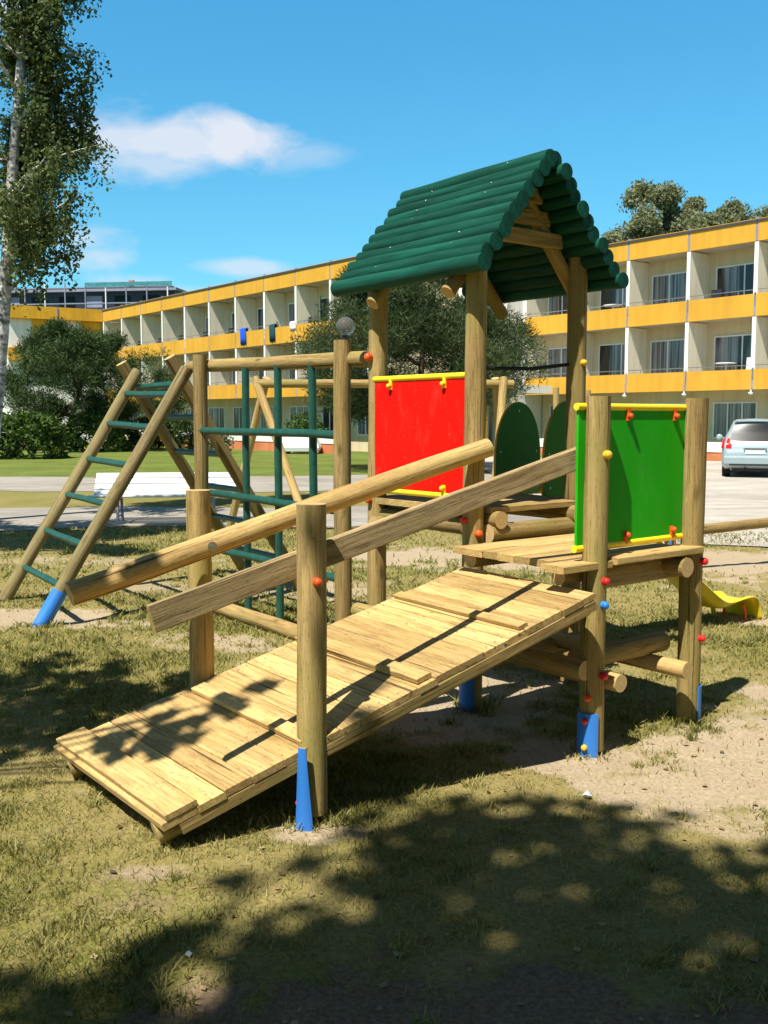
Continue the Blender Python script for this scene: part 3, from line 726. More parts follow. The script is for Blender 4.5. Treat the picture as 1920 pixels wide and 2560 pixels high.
# ---- the two leaning ladders
def ladder(f1, t1, f2, t2, zs, mat, sleeve=False):
    lad = empty('ladder', (0, 0, 0), 0, tower); lad.matrix_parent_inverse = tower.matrix_basis.inverted()
    for (f, t) in ((f1, t1), (f2, t2)):
        m = MB(); m.log(f, t, .058, 0, 1, 18, .003, .95); wpart(m, 'rail', [M[mat], M['end']], lad)
    for q in zs:
        a = f1.lerp(t1, q); b = f2.lerp(t2, q); m = MB(); m.log(a, b, .029, 0, 0, 12, .002); wpart(m, 'rung', M['bar'], lad)
    if sleeve:
        d = (t1 - f1).normalized(); m = MB(); m.log(f1 - d * .06, f1 + d * .30, .064, 0, 0, 18, 0); wpart(m, 'ground_anchor', M['blue'], lad)
    return lad
f1 = V3((-2.75, 7.9, 0)); f2 = V3((-3.44, 8.93, 0)); run = V3((1.07, .80, 2.10))
ladder(f1, f1 + run * .985, f2, f2 + run * 1.0, (.14, .295, .45, .605, .76, .895), 'ladder', True)
g1 = V3((-.80, 9.62, 0)); g2 = V3((-1.46, 10.55, 0)); run2 = V3((-1.08, -.78, 2.18))
ladder(g1, g1 + run2, g2, g2 + run2, (.14, .295, .45, .605, .76, .895), 'post')
#@@BACK
# ------------------------------------------------------------------ foliage
def leaf_cloud(cent, rad, per, size, asp=.5, droop=0.0, flatten=1.0, blade=False):
    """many small leaf faces scattered in balls round the centres; returns verts, faces, tint"""
    cent = np.asarray(cent, float); rad = np.broadcast_to(np.asarray(rad, float), (len(cent),))
    n = len(cent) * per; ci = np.repeat(np.arange(len(cent)), per)
    d = rng.normal(size=(n, 3)); d /= np.linalg.norm(d, axis=1)[:, None]
    r = rng.random(n) ** .5
    off = d * (r * rad[ci])[:, None]; off[:, 2] *= flatten
    p = cent[ci] + off
    if blade:      # needles: point outward from the tuft
        ax = d + rng.normal(size=(n, 3)) * .45 + np.array([0, 0, .35])
    else:
        ax = rng.normal(size=(n, 3)); ax[:, 2] -= droop
    ax /= np.linalg.norm(ax, axis=1)[:, None]
    q = rng.normal(size=(n, 3)); q -= ax * (q * ax).sum(1)[:, None]; q /= np.linalg.norm(q, axis=1)[:, None]
    s = size * (.6 + .8 * rng.random(n)); L = ax * s[:, None]; Wd = q * (s * asp)[:, None]
    v = np.stack([p - L * .5, p + Wd * .5, p + L * .5, p - Wd * .5], 1).reshape(-1, 3)
    i = np.arange(n)[:, None] * 4; f = i + np.array([[0, 1, 2, 3]])
    ct = rng.random(len(cent)); tint = np.clip(.55 * ct[ci] + .5 * rng.random(n) - .05, 0, 1)
    return v, f, np.repeat(tint, 4)
def foliage(name, parts, mat, parent, kind=None):
    V = []; F = []; T = []; b = 0
    for v, f, t in parts: V.append(v); F.append(f + b); T.append(t); b += len(v)
    me = bpy.data.meshes.new(name); fast_mesh(me, np.concatenate(V), np.concatenate(F), 4)
    a = me.attributes.new('tint', 'FLOAT', 'POINT'); a.data.foreach_set('value', np.concatenate(T).astype('f'))
    me.materials.append(mat); o = bpy.data.objects.new(name, me); C.objects.link(o)
    if parent is not None: o.parent = parent
    return o
def limb(m, a, b, r0, r1, bend=.1, n=6):
    a = V3(a); b = V3(b); L = (b - a).length; pts = []; rr = []
    k = V3((random.uniform(-1, 1), random.uniform(-1, 1), random.uniform(-.2, .6))) * L * bend
    for i in range(n + 1):
        t = i / n; pts.append(a.lerp(b, t) + k * math.sin(math.pi * t)); rr.append(r0 + (r1 - r0) * t)
    m.tube(pts, rr, 0, 7); return pts

def crown_points(n, h0, h1, shape, clumps, seed, shell=.35):
    """cluster centres in a lobed crown; shape(t) = half-width at height fraction t"""
    r_ = np.random.default_rng(seed); out = []; rad = []
    lobes = []
    for i in range(clumps):
        t = r_.random(); a = r_.random() * 2 * np.pi; w = shape(t); k = (.35 + .6 * r_.random())
        lobes.append((w * k * np.cos(a), w * k * np.sin(a), h0 + (h1 - h0) * t, (.28 + .3 * r_.random()) * max(.35, w * .75)))
    while len(out) < n:
        l = lobes[r_.integers(len(lobes))]; d = r_.normal(size=3); d /= np.linalg.norm(d); k = r_.random() ** shell
        p = (l[0] + d[0] * l[3] * k, l[1] + d[1] * l[3] * k, l[2] + d[2] * l[3] * k * .8)
        if p[2] < h0 - .3: continue
        out.append(p)
    return np.array(out), lobes

def pine(name, loc, h0, h1, wid, label, base, seed, n=900, per=26, rad=.34, size=.24, mat='lpine', lean=(0, 0), trunk_r=.16, group=None, extra=()):
    o = empty(name, loc); tag(o, label, 'tree', group)
    sh = lambda t: wid * (1.0 if t < .35 else (1.0 - .62 * ((t - .35) / .65) ** 1.3)) * (.6 + .4 * min(1, t / .2))
    pts, lobes = crown_points(n, h0, h1, sh, 34, seed)
    pts = np.concatenate([pts] + [np.asarray(e) for e in extra]) if extra else pts
    m = MB(); top = V3((lean[0], lean[1], h0 + .55 * (h1 - h0)))
    tp = limb(m, base, top, trunk_r, trunk_r * .35, .05, 10)
    for l in lobes[::2]:
        t = min(.95, max(.45, (l[2] - .5) / top.z)); s_ = tp[int(t * 10)]; limb(m, s_, (l[0], l[1], l[2]), trunk_r * .35, .015, .12)
    tr = m.build('trunk', M['bark'], o)
    foliage('crown', [leaf_cloud(pts, rad, per, size, .13, 0, .8, True)], M[mat], o)
    return o

pine('pine_tree', (-15.4, 50, 0), 1.9, 5.9, 4.7, 'dark bushy pine with a leaning bare trunk above the clipped hedges', (-1.2, 1.8, -.05), 5, 2300, 34, .40, .24, lean=(.6, 0), trunk_r=.2)
pine('pine_tree', (1.3, 32, 0), 1.9, 6.8, 4.0, 'broad dark green pine growing behind the roofed tower', (0, 0, -.05), 8, 4200, 38, .34, .17, 'lpine2', trunk_r=.17)
pine('pine_tree', (-11.6, 54, 0), 1.5, 4.2, 1.5, 'small loose pine to the right of the big dark pine, behind the ladder tops', (0, 0, -.05), 15, 260, 22, .34, .3, 'lpine2', trunk_r=.1)

def birch():
    o = empty('birch_tree', (-6.45, 16, 0)); tag(o, 'tall birch with white trunk and hanging leafy twigs at the picture edge', 'tree')
    m = MB(); tp = []
    for i in range(25):
        t = i / 24; tp.append(V3((.02 + 2.2 * t ** 1.3 * (1 - .35 * t) + .04 * math.sin(9 * t), .1 * math.sin(5 * t), -.05 + 12.4 * t)))
    m.tube(tp, [.135 * (1 - .86 * i / 24) for i in range(25)], 0, 10)
    cents = []; mb = m
    for b in range(84):
        t = .33 + .66 * (b / 83) ** .95; i_ = int(t * 24); s_ = tp[i_]; a = random.uniform(0, 6.28) if b % 3 else random.uniform(-.8, .8)
        lim = float(np.interp(s_.z, [3.4, 4.2, 5.2, 6.0, 6.4, 7.0, 8.3, 12.4], [1.75, 1.75, 1.45, 1.3, 1.25, 1.1, .8, .3]))
        ln = lim * (.68 + .32 * math.sin(b * 1.7)) * (1.25 if b in (38, 41) else 1)
        e = s_ + V3((math.cos(a) * ln, math.sin(a) * ln, ln * random.uniform(.1, .7)))
        pts = limb(mb, s_, e, .022 + .02 * (1 - t), .006, .15, 7)
        for p in pts[1:]:
            for k in range(4):
                q = p + V3((random.uniform(-.2, .2), random.uniform(-.2, .2), 0)); dl = random.uniform(.15, .8) * (.65 if p.z < 4.6 else 1)
                g = int(dl / .11) + 1; sw_ = V3((random.uniform(-.15, .15), random.uniform(-.1, .1), 0))
                for j in range(g): cents.append(q + sw_ * (j / g) - V3((0, 0, j * .11)))
    for p in tp[11:]:
        for k in range(12): cents.append(p + V3((random.uniform(-.6, .6), random.uniform(.1, .9), random.uniform(-.4, .4))))
    tx = lambda z: tp[max(0, min(24, int((z + .05) / 12.4 * 24)))].x
    cents = [c for c in cents if not (c[1] < .2 and abs(c[0] - tx(c[2])) < .24 and c[2] < 7.2)]
    cents = [c for i, c in enumerate(cents) if (math.sin(c[0] * 4.1 + 1.3) + math.sin(c[2] * 3.3 + c[1] * 2) + math.sin(c[1] * 4.7)) > -1.35 or i % 3 == 0]
    m.build('trunk', M['birch'], o); 
    foliage('crown', [leaf_cloud([tuple(c) for c in cents], .12, 9, .07, .62, .6)], M['lbirch'], o)
birch()

def hedge(loc, w, d, h, label, n, rz=0):
    o = empty('hedge', loc, rz); tag(o, label, 'hedge', 'clipped hedges by the lawn')
    P = []
    while len(P) < n:
        p = [random.uniform(-w / 2, w / 2), random.uniform(-d / 2, d / 2), random.uniform(.05, h)]
        e = max((abs(p[0]) / (w / 2)) ** 4 + (abs(p[1]) / (d / 2)) ** 4, 0) + (p[2] / h) ** 6
        if .25 < e < 1.05: P.append([p[0] + .12 * math.sin(p[2] * 5 + p[1]), p[1], p[2] + .08 * math.sin(p[0] * 3)])
    m = MB()
    for i in range(7): limb(m, (random.uniform(-w * .35, w * .35), 0, -.05), (random.uniform(-w * .4, w * .4), random.uniform(-d * .2, d * .2), h * .8), .035, .01)
    m.build('stems', M['bark'], o); foliage('leaves', [leaf_cloud(P, .2, 16, .15, .6)], M['lhedge'], o); return o
hedge((-15.0, 41, 0), 3.6, 2.4, 1.75, 'nearest clipped hedge at the left picture edge, left of the pine trunk', 620)
hedge((-14.2, 49.5, 0), 2.9, 2.2, 1.85, 'clipped rounded hedge to the right of the leaning pine trunk', 480)
hedge((-12.4, 54, 0), 2.6, 2.0, 1.7, 'low hedge just behind the upper part of the ladder', 300)
hedge((-19.2, 53, 0), 4.2, 2.4, 1.9, 'darker hedge behind the leaning pine trunk', 480)
def bush(loc, w, h, label, n, mat='lhedge', sz=.14):
    o = empty('bush', loc); tag(o, label, 'bush', None); P = []
    while len(P) < n:
        d = rng.normal(size=3); d /= np.linalg.norm(d); k = rng.random() ** .4; p = d * k * np.array([w / 2, w / 2, h * .62]) + np.array([0, 0, h * .48])
        if p[2] > .04: P.append(p)
    m = MB()
    for i in range(6): limb(m, (0, 0, -.05), (random.uniform(-w * .3, w * .3), random.uniform(-w * .3, w * .3), h * .8), .03, .008)
    m.build('stems', M['bark'], o); foliage('leaves', [leaf_cloud(P, .16, 16, sz, .5)], M[mat], o); return o
bush((-3.75, 48.2, 0), 2.1, 1.75, 'round green bush seen through the green bars, behind the white box', 240)
bush((-9.9, 52, 0), 2.2, 1.9, 'loose green bush behind the ladder rungs', 200)
bush((-7.9, 47, 0), 1.6, 1.0, 'low flowering bush between the leaning ladders', 130, 'lfar')
bush((-17.0, 42, 0), 1.9, 6.4, 'tall yellow green bush at the picture edge under the birch', 330, 'lfar', .16)

def far_tree(loc, h0, h1, wid, label, seed, n=800):
    o = empty('poplar_tree', loc); tag(o, label, 'tree', 'trees behind the hotel')
    sh = lambda t: wid * math.sin(math.pi * (.1 + .86 * t)) ** .55
    pts, lobes = crown_points(n, h0, h1 - .5, sh, 40, seed, .5)
    m = MB(); tp = limb(m, (0, 0, -.1), (.2, 0, h1 * .9), .26, .05, .02, 10)
    for l in lobes: limb(m, tp[min(9, max(2, int(l[2] / h1 * 10) - 2))], l[:3], .09, .02, .1)
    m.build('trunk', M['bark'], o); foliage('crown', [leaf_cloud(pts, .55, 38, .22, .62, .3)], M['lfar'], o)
for (x, y, h0, h1, w_, s_, lb) in ((17.3, 66, 8, 17.0, 3.0, 31, 'tallest grey green poplar behind the hotel roof, nearest the tower roof'), (20.6, 67, 8, 16.0, 2.5, 32, 'shorter poplar just right of the tallest one behind the hotel'),
                             (24.6, 70, 8, 17.0, 2.8, 33, 'poplar right of a sky gap above the hotel roof'), (28.0, 70, 8, 17.6, 3.0, 34, 'poplar at the right picture edge above the hotel roof'),
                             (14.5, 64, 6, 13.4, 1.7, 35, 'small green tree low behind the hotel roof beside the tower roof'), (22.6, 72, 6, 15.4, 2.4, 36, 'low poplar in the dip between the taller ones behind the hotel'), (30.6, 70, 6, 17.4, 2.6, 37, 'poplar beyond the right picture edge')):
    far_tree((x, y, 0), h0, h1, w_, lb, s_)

# ------------------------------------------------------------------ trees that shade the turf, and added ones that block low sky light
def sunward(u, v, z, hgt):
    """point hgt above the ground spot seen at (u, v), along the sun ray"""
    return None
BLOT = [  # ground x, y, radius, leaves per clump: patches of shade on the turf
]
def shade_tree(name, base, spots, zc, label, leaf_n, size=.085, dens=9, spread=.25):
    o = empty(name, base); tag(o, label, 'tree'); P = []; Rr = []; m = MB()
    tan = math.tan(SUN_EL); tops = []
    for (x, y, r, zg) in spots:
        z = zc + random.uniform(-.35, .5); h = (z - zg) / tan
        p = (x + SX * h - base[0], y + SY * h - base[1], z); tops.append(V3(p))
        k = max(2, int(dens * (r / .2) ** 1.5)); 
        for i in range(k):
            a = random.uniform(0, 6.28); q = r * math.sqrt(random.random()) * .95
            P.append((p[0] + q * math.cos(a), p[1] + q * math.sin(a), p[2] + random.uniform(-.25, .25))); Rr.append(.05 + spread * r)
    crown_c = sum(tops, V3()) / len(tops); fork = V3((0, 0, zc * .62)).lerp(crown_c, .25)
    m.tube([V3((0, 0, -.1)), V3((0, 0, zc * .35)), fork], [.17, .14, .09], 0, 9)
    for t in tops[::2]: limb(m, fork, t, .035, .008, .08)
    m.build('trunk', M['bark'], o); foliage('crown', [leaf_cloud(P, Rr, leaf_n, size, .62, .2)], M['lshade'], o)
FG = [(.3, 3.98, .13), (.52, 4.08, .11), (.14, 4.02, .11), (.7, 3.95, .1), (.85, 3.75, .08), (.62, 3.85, .12), (.9, 3.55, .1), (1.15, 3.6, .08), (-.82, 2.66, .13), (-.55, 2.68, .16), (-.62, 2.78, .1), (-.3, 2.76, .18), (-.24, 2.93, .16), (.02, 2.80, .2), (.2, 2.66, .2), (.42, 2.7, .2), (.25, 2.95, .16), (.04, 3.07, .11), (-.12, 3.05, .1),
      (-.3, 3.0, .09), (.62, 2.85, .2), (.85, 2.75, .2), (.72, 3.05, .17), (.93, 3.0, .15), (.5, 3.13, .1), (.62, 2.62, .15), (1.02, 2.62, .2), (1.2, 2.85, .2), (1.22, 3.05, .1), (.12, 3.4, .13), (.22, 3.58, .15), (.42, 3.62, .15), (.56, 3.5, .11),
      (.38, 3.38, .09), (0, 3.62, .13), (.45, 3.25, .1), (.3, 3.2, .1), (.75, 3.3, .08), (-1.0, 2.62, .06), (.32, 3.8, .13), (.12, 3.78, .13), (-.05, 3.42, .07), (1.45, 2.95, .15), (1.35, 3.2, .12), (1.5, 3.3, .1), (1.0, 3.25, .12), (.95, 3.45, .08), (1.1, 2.75, .15), (.5, 3.75, .1), (.65, 3.65, .09), (-.2, 2.62, .2), (0, 2.58, .22), (-.55, 2.6, .2), (.6, 2.55, .2), (.15, 2.72, .2), (.5, 2.85, .2), (.75, 2.6, .2), (.3, 2.55, .18), (.9, 2.56, .18), (1.15, 3.4, .08), (-.03, 3.2, .08), (.15, 3.25, .08)]
LF = [(-1.6, 5.15, .2), (-1.9, 4.95, .22), (-1.3, 5.55, .18), (-1.25, 6.25, .14), (-1.7, 6.5, .16), (-2.4, 4.9, .25), (-2.2, 6.6, .2), (-2.0, 5.35, .3), (-1.75, 5.5, .28), (-1.5, 5.7, .26), (-1.95, 5.8, .3), (-1.65, 6.0, .22), (-2.3, 5.6, .35), (-2.35, 6.1, .2), (-2.1, 5.1, .25), (-1.35, 5.85, .16), (-2.7, 5.9, .3), (-1.9, 6.25, .14), (-2.8, 6.4, .2), (-1.15, 6.0, .12), (-2.75, 5.3, .3), (-3.3, 6.4, .3)]
LR_ = [(-1.0, 4.35, .10), (-.9, 4.28, .09), (-.84, 4.42, .08), (-1.12, 4.2, .08), (-.72, 4.55, .10), (-.62, 4.50, .08), (-1.05, 4.5, .07), (-.98, 4.12, .06), (-1.2, 4.35, .07), (-1.35, 4.25, .07)]
HRl = [(-1.25, 4.52, .05, .95), (-1.12, 4.58, .05, .98), (-1.38, 4.45, .05, .9)]
shade_tree('leafy_tree', (-4.6, -6.0, 0), [(x, y, r, 0) for x, y, r in FG] + [(x + random.gauss(0, .2), y + random.gauss(0, .2), random.uniform(.04, .10), 0) for x, y, r in FG * 3], 9.0, 'leafy tree behind the photographer whose crown shades the foreground turf', 15, .115, 8, .2)
shade_tree('leafy_tree', (-5.6, 2.2, 0), [(x, y, r, 0) for x, y, r in LF] + [(x, y, r, .33) for x, y, r in LR_] + HRl, 4.6, 'leafy tree left of the picture whose crown shades the turf beside the ramp', 40)
def sky_block_tree(loc, h, wd, seed):  # unseen trees added to block low sky light and deepen the shade
    o = empty('leafy_tree', loc); tag(o, 'unseen leafy tree added behind the camera to block low sky light', 'tree', 'added trees blocking low sky light')
    pts, lobes = crown_points(260, h * .1, h, lambda t: wd * (1 - .4 * t), 24, seed, .5)
    m = MB(); tp = limb(m, (0, 0, -.1), (.1, 0, h * .85), .2, .05, .02, 10)
    for l in lobes[::2]: limb(m, tp[min(9, max(2, int(l[2] / h * 10) - 2))], l[:3], .06, .02, .1)
    m.build('trunk', M['bark'], o); foliage('crown', [leaf_cloud(pts, .6, 34, .30, .7, .3)], M['lshade'], o)
for i, (x, y, h) in enumerate(((-13, -9, 8.5), (-8.5, -13, 10), (-3, -14, 10), (2.5, -11, 10), (7, -7.5, 9), (10.5, -2, 9), (13.5, 5, 8.5), (-14.5, -1.5, 8), (-11, -12, 9), (-6, -14.5, 10), (0, -13.5, 10), (4.8, -9.5, 9.5), (9, -4.8, 9), (12.2, 1.6, 9))):
    sky_block_tree((x, y, 0), h, 3.1, 70 + i)
PT = [(-5.2 + .5 * i + random.uniform(-.2, .2), 12.6 + random.uniform(0, 3.4), .6) for i in range(5)] + [(-6.2, 13.4, .7), (-5.6, 14.4, .8), (-4.6, 14.9, .6), (-6.4, 15.2, .8), (-5.2, 13.5, .7), (-3.7, 12.6, .45), (-4.6, 12.9, .5), (-3.2, 12.3, .3)]
shade_tree('leafy_tree', (-9.5, 9.2, 0), [(x, y, r, 0) for x, y, r in PT], 6.6, 'leafy tree left of the picture whose crown shades the path', 30, .13)

# ------------------------------------------------------------------ the hotel
def window(m_frame, m_glass, x0, x1, z0, z1, y, lights):
    """frame and panes set into the wall face at depth y"""
    f = .055; d0, d1 = y - .05, y + .02
    m_frame.box((x0, d0, z0), (x1, d1, z0 + f)); m_frame.box((x0, d0, z1 - f), (x1, d1, z1))
    xs = [x0] + [x0 + (x1 - x0) * q for q in lights] + [x1]
    for i, x in enumerate(xs):
        a = x if i == 0 else (x - f if i == len(xs) - 1 else x - f / 2); m_frame.box((a, d0 + .002, z0 + f), (a + f, d1 - .002, z1 - f))
    for i in range(len(xs) - 1):
        a = xs[i] + (f if i == 0 else f / 2); b = xs[i + 1] - (f if i == len(xs) - 2 else f / 2)
        m_glass.add([(a, y - .02, z0 + f), (b, y - .02, z0 + f), (b, y - .02, z1 - f), (a, y - .02, z1 - f)], [(0, 1, 2, 3)])
Z_BANDS = ((2.75, 3.53), (5.55, 6.40), (8.38, 9.22))
def wing(name, p0, rz, nb, bay, label, deep=9, band='yband', lamps=(), glass_bays=None):
    o = empty(name, (p0[0], p0[1], 0), rz); tag(o, label, 'hotel', 'wings of the yellow hotel'); L = nb * bay; DP = 1.25
    m = MB(); m.box((0, DP, 0), (L, DP + deep, 8.5)); m.build('wall', M['cream'], o)
    m = MB(); m.box((-.1, -.1, 9.1), (L + .1, DP + deep + .1, 9.19)); m.build('roof', M['roofing'], o)
    for i, (a, b) in enumerate(Z_BANDS):
        for k in range(nb):
            m = MB(); m.box((k * bay + .05, -.06 + .004 * (k % 2), a), ((k + 1) * bay - .05, .06, b)); m.build('parapet', M[band], o)
        m = MB(); m.box((0, .062, a + .02), (L, DP - .002, a + (.16 if i < 2 else .5))); m.build('slab', M['slab'], o)
    for k in range(nb + 1):
        x = k * bay
        for a, b in ((3.0, 5.53), (5.8, 8.36)):
            m = MB(); m.box((x - .075, -.03, a - .05 + .15), (x + .075, DP - .004, b)); m.build('partition_wall', M['partition'], o)
        for a, b in ((3.0, 5.53), (5.8, 8.36)):
            m = MB(); m.box((x - .085, -.05, a + .11), (x + .085, -.031, b - .004)); m.build('pillar', M['white_r'], o)
        for a, b in Z_BANDS:
            m = MB(); m.box((x - .047, -.05, a + .01), (x + .047, .05, b + .06)); m.build('joint_strip', M['joint'], o)
    for k in range(nb):
        x = k * bay
        for fl, z in ((0, .55), (1, 2.95), (2, 5.75)):
            st = (k + fl) % 2
            w0, w1, lt = ((x + .45, x + 2.78, (.56,)) if (k % 2) else (x + .30, x + 2.80, (.36, .70)))
            if fl == 0: w0, w1, lt = x + .5, x + 2.5, (.34, .67)
            mf = MB(); mg = MB(); window(mf, mg, w0, w1, z + (.06 if fl else .25), z + (2.05 if fl else 1.75), DP, lt)
            fr = mf.build('window', M['white'], o); mg.build('pane', M['glass'], fr)
        # handrail of the balcony
        for z in (3.53, 6.40):
            m = MB(); m.tube([(x + .1, -.02, z + .16), (x + bay - .1, -.02, z + .16)], .018, 0, 6)
            for q in (.25, .75): m.tube([(x + bay * q, -.02, z - .02), (x + bay * q, -.02, z + .16)], .014, 0, 6)
            m.build('balcony_rail', M['steel'], o)
    for k in lamps:
        m = MB(); m.log((k * bay, -.12, 2.74), (k * bay, -.12, 2.62), .03, 0, 0, 8, 0); m.dome((k * bay, -.12, 2.62), (0, -.3, -1), .1, 0, .9, 10, 4); m.build('lamp', M['white'], o)
    return o
RZ = math.atan2(-.785, .62); DX = V3((.62, -.785, 0)); DN = V3((-.785, -.62, 0))
R0p = V3((10.5, 43.75, 0)) - DX * 6.0
rw = wing('hotel_wing', R0p, RZ, 6, 3.02, 'right wing of the yellow hotel behind the green panel and the car', lamps=(2, 3, 4))
L0p = V3((-12.9, 62.6, 0)) - DX * 10.9
lw = wing('hotel_wing', L0p, RZ, 10, 3.06, 'long left wing of the yellow hotel behind the climbing bars', deep=4.6)
# link between the wings and the wing across the far corner
pL = L0p + DX * 30.6
lk = empty('hotel_entrance', (pL.x, pL.y, 0), RZ); tag(lk, 'white entrance block with yellow pillars between the two hotel wings', 'building')
m = MB(); m.box((.12, 5.5, 0), (3.5, 14, 9.0)); m.build('wall', M['white_r'], lk)
m = MB(); m.box((.13, 5.35, 8.4), (3.45, 5.49, 9.2)); m.build('parapet', M['yband'], lk)
m = MB(); m.box((.13, 2.6, 2.75), (6.4, 5.49, 3.1)); m.build('canopy', M['white_r'], lk)
for x in (2.6, 4.6, 5.75):
    m = MB(); m.log((x, 3.0, 0), (x, 3.0, 2.74), .15, 0, 0, 14, 0); m.build('pillar', M['yband'], lk)
mf = MB(); mg = MB(); window(mf, mg, .6, 3.2, .2, 2.5, 5.5, (.33, .66)); fr = mf.build('window', M['white'], lk); mg.build('pane', M['glass'], fr)
rtn = empty('hotel_wing', (-25.3, 68.0, 0), math.atan2(3.1, 5.45)); tag(rtn, 'shaded far wing of the yellow hotel below the dark building, behind the pine', 'hotel', 'wings of the yellow hotel')
m = MB(); m.box((.1, .5, 0), (6.6, 8, 8.4)); m.build('wall', M['white_r'], rtn)
for k in range(2):
    m = MB(); m.box((k * 3.3 + .04, 0, 8.38), (k * 3.3 + 3.26, .49, 9.22)); m.build('parapet', M['yband2'], rtn)
    m = MB(); m.box((k * 3.3 + 1.7, .30, 5.6), (k * 3.3 + 3.1, .49, 8.37)); m.build('wall_panel', M['yband2'], rtn)
    m = MB(); m.box((k * 3.3 + .06, .05, 5.55), (k * 3.3 + 3.24, .49, 6.4)); m.build('parapet', M['yband2'], rtn)
m = MB(); m.box((3.26, -.05, 5), (3.34, .2, 9.2)); m.build('downpipe', M['joint'], rtn)
# terrace walls: white above a red plinth
def terrace(p0, n, label, h=.86):
    o = empty('terrace_wall', (p0.x, p0.y, 0), RZ); tag(o, label, 'wall', 'terrace walls along the hotel')
    m = MB(); m.box((0, 0, 0), (n, .25, h * .48)); m.build('plinth', M['brickred'], o)
    m = MB(); m.box((0, -.03, h * .48), (n, .28, h)); m.build('wall', M['white_r'], o)
terrace(R0p + DN * 1.6 + DX * 1.0, 17.5, 'white and red terrace wall left of the parked car', .72)
terrace(L0p + DN * 1.8 + DX * 8.0, 22.5, 'white and red terrace wall seen through the green bars', .95)

# ------------------------------------------------------------------ building under construction with scaffolding
cb = empty('concrete_building', (-34, 88, 0), R(-8)); tag(cb, 'dark unfinished building rising behind the far hotel wing', 'building')
m = MB(); m.box((0, 0, 0), (16.5, 10, 12.4)); m.build('wall', M['slate'], cb)
for z in (10.0, 12.35):
    m = MB(); m.box((-.3, -.5, z), (16.8, 10, z + .22)); m.build('floor_slab', M['joint'], cb)
for k in range(6):
    m = MB(); m.box((1.2 + k * 2.5, -.06, 10.6), (2.6 + k * 2.5, .02, 12.0)); m.build('window', M['joint'] if k % 3 == 0 else M['dglass'], cb)
sf = empty('scaffolding', (-34, 86.6, 0), R(-8)); tag(sf, 'grey pole scaffolding with teal netting on the dark unfinished building', 'scaffolding')
for k in range(10):
    m = MB(); m.tube([(k * 1.8, 0, 0), (k * 1.8, 0, 13.2 - .05 * k)], .06, 0, 6); m.build('pole', M['white'] if k % 3 == 0 else M['joint'], sf)
for z in (9.6, 11.2, 12.5):
    m = MB(); m.box((-.3, -.05, z), (16.6, .5, z + .08)); m.build('walkway', M['joint'], sf)
m = MB(); m.box((9, -.09, 12.6), (16.6, -.06, 12.95)); m.build('netting', M['teal'], sf)
m = MB(); m.board((13.0, .2, 12.58), (13.0, .2, 13.1), .4, .3, (0, 1, 0), 0); m.build('crate', M['brickred'], sf)

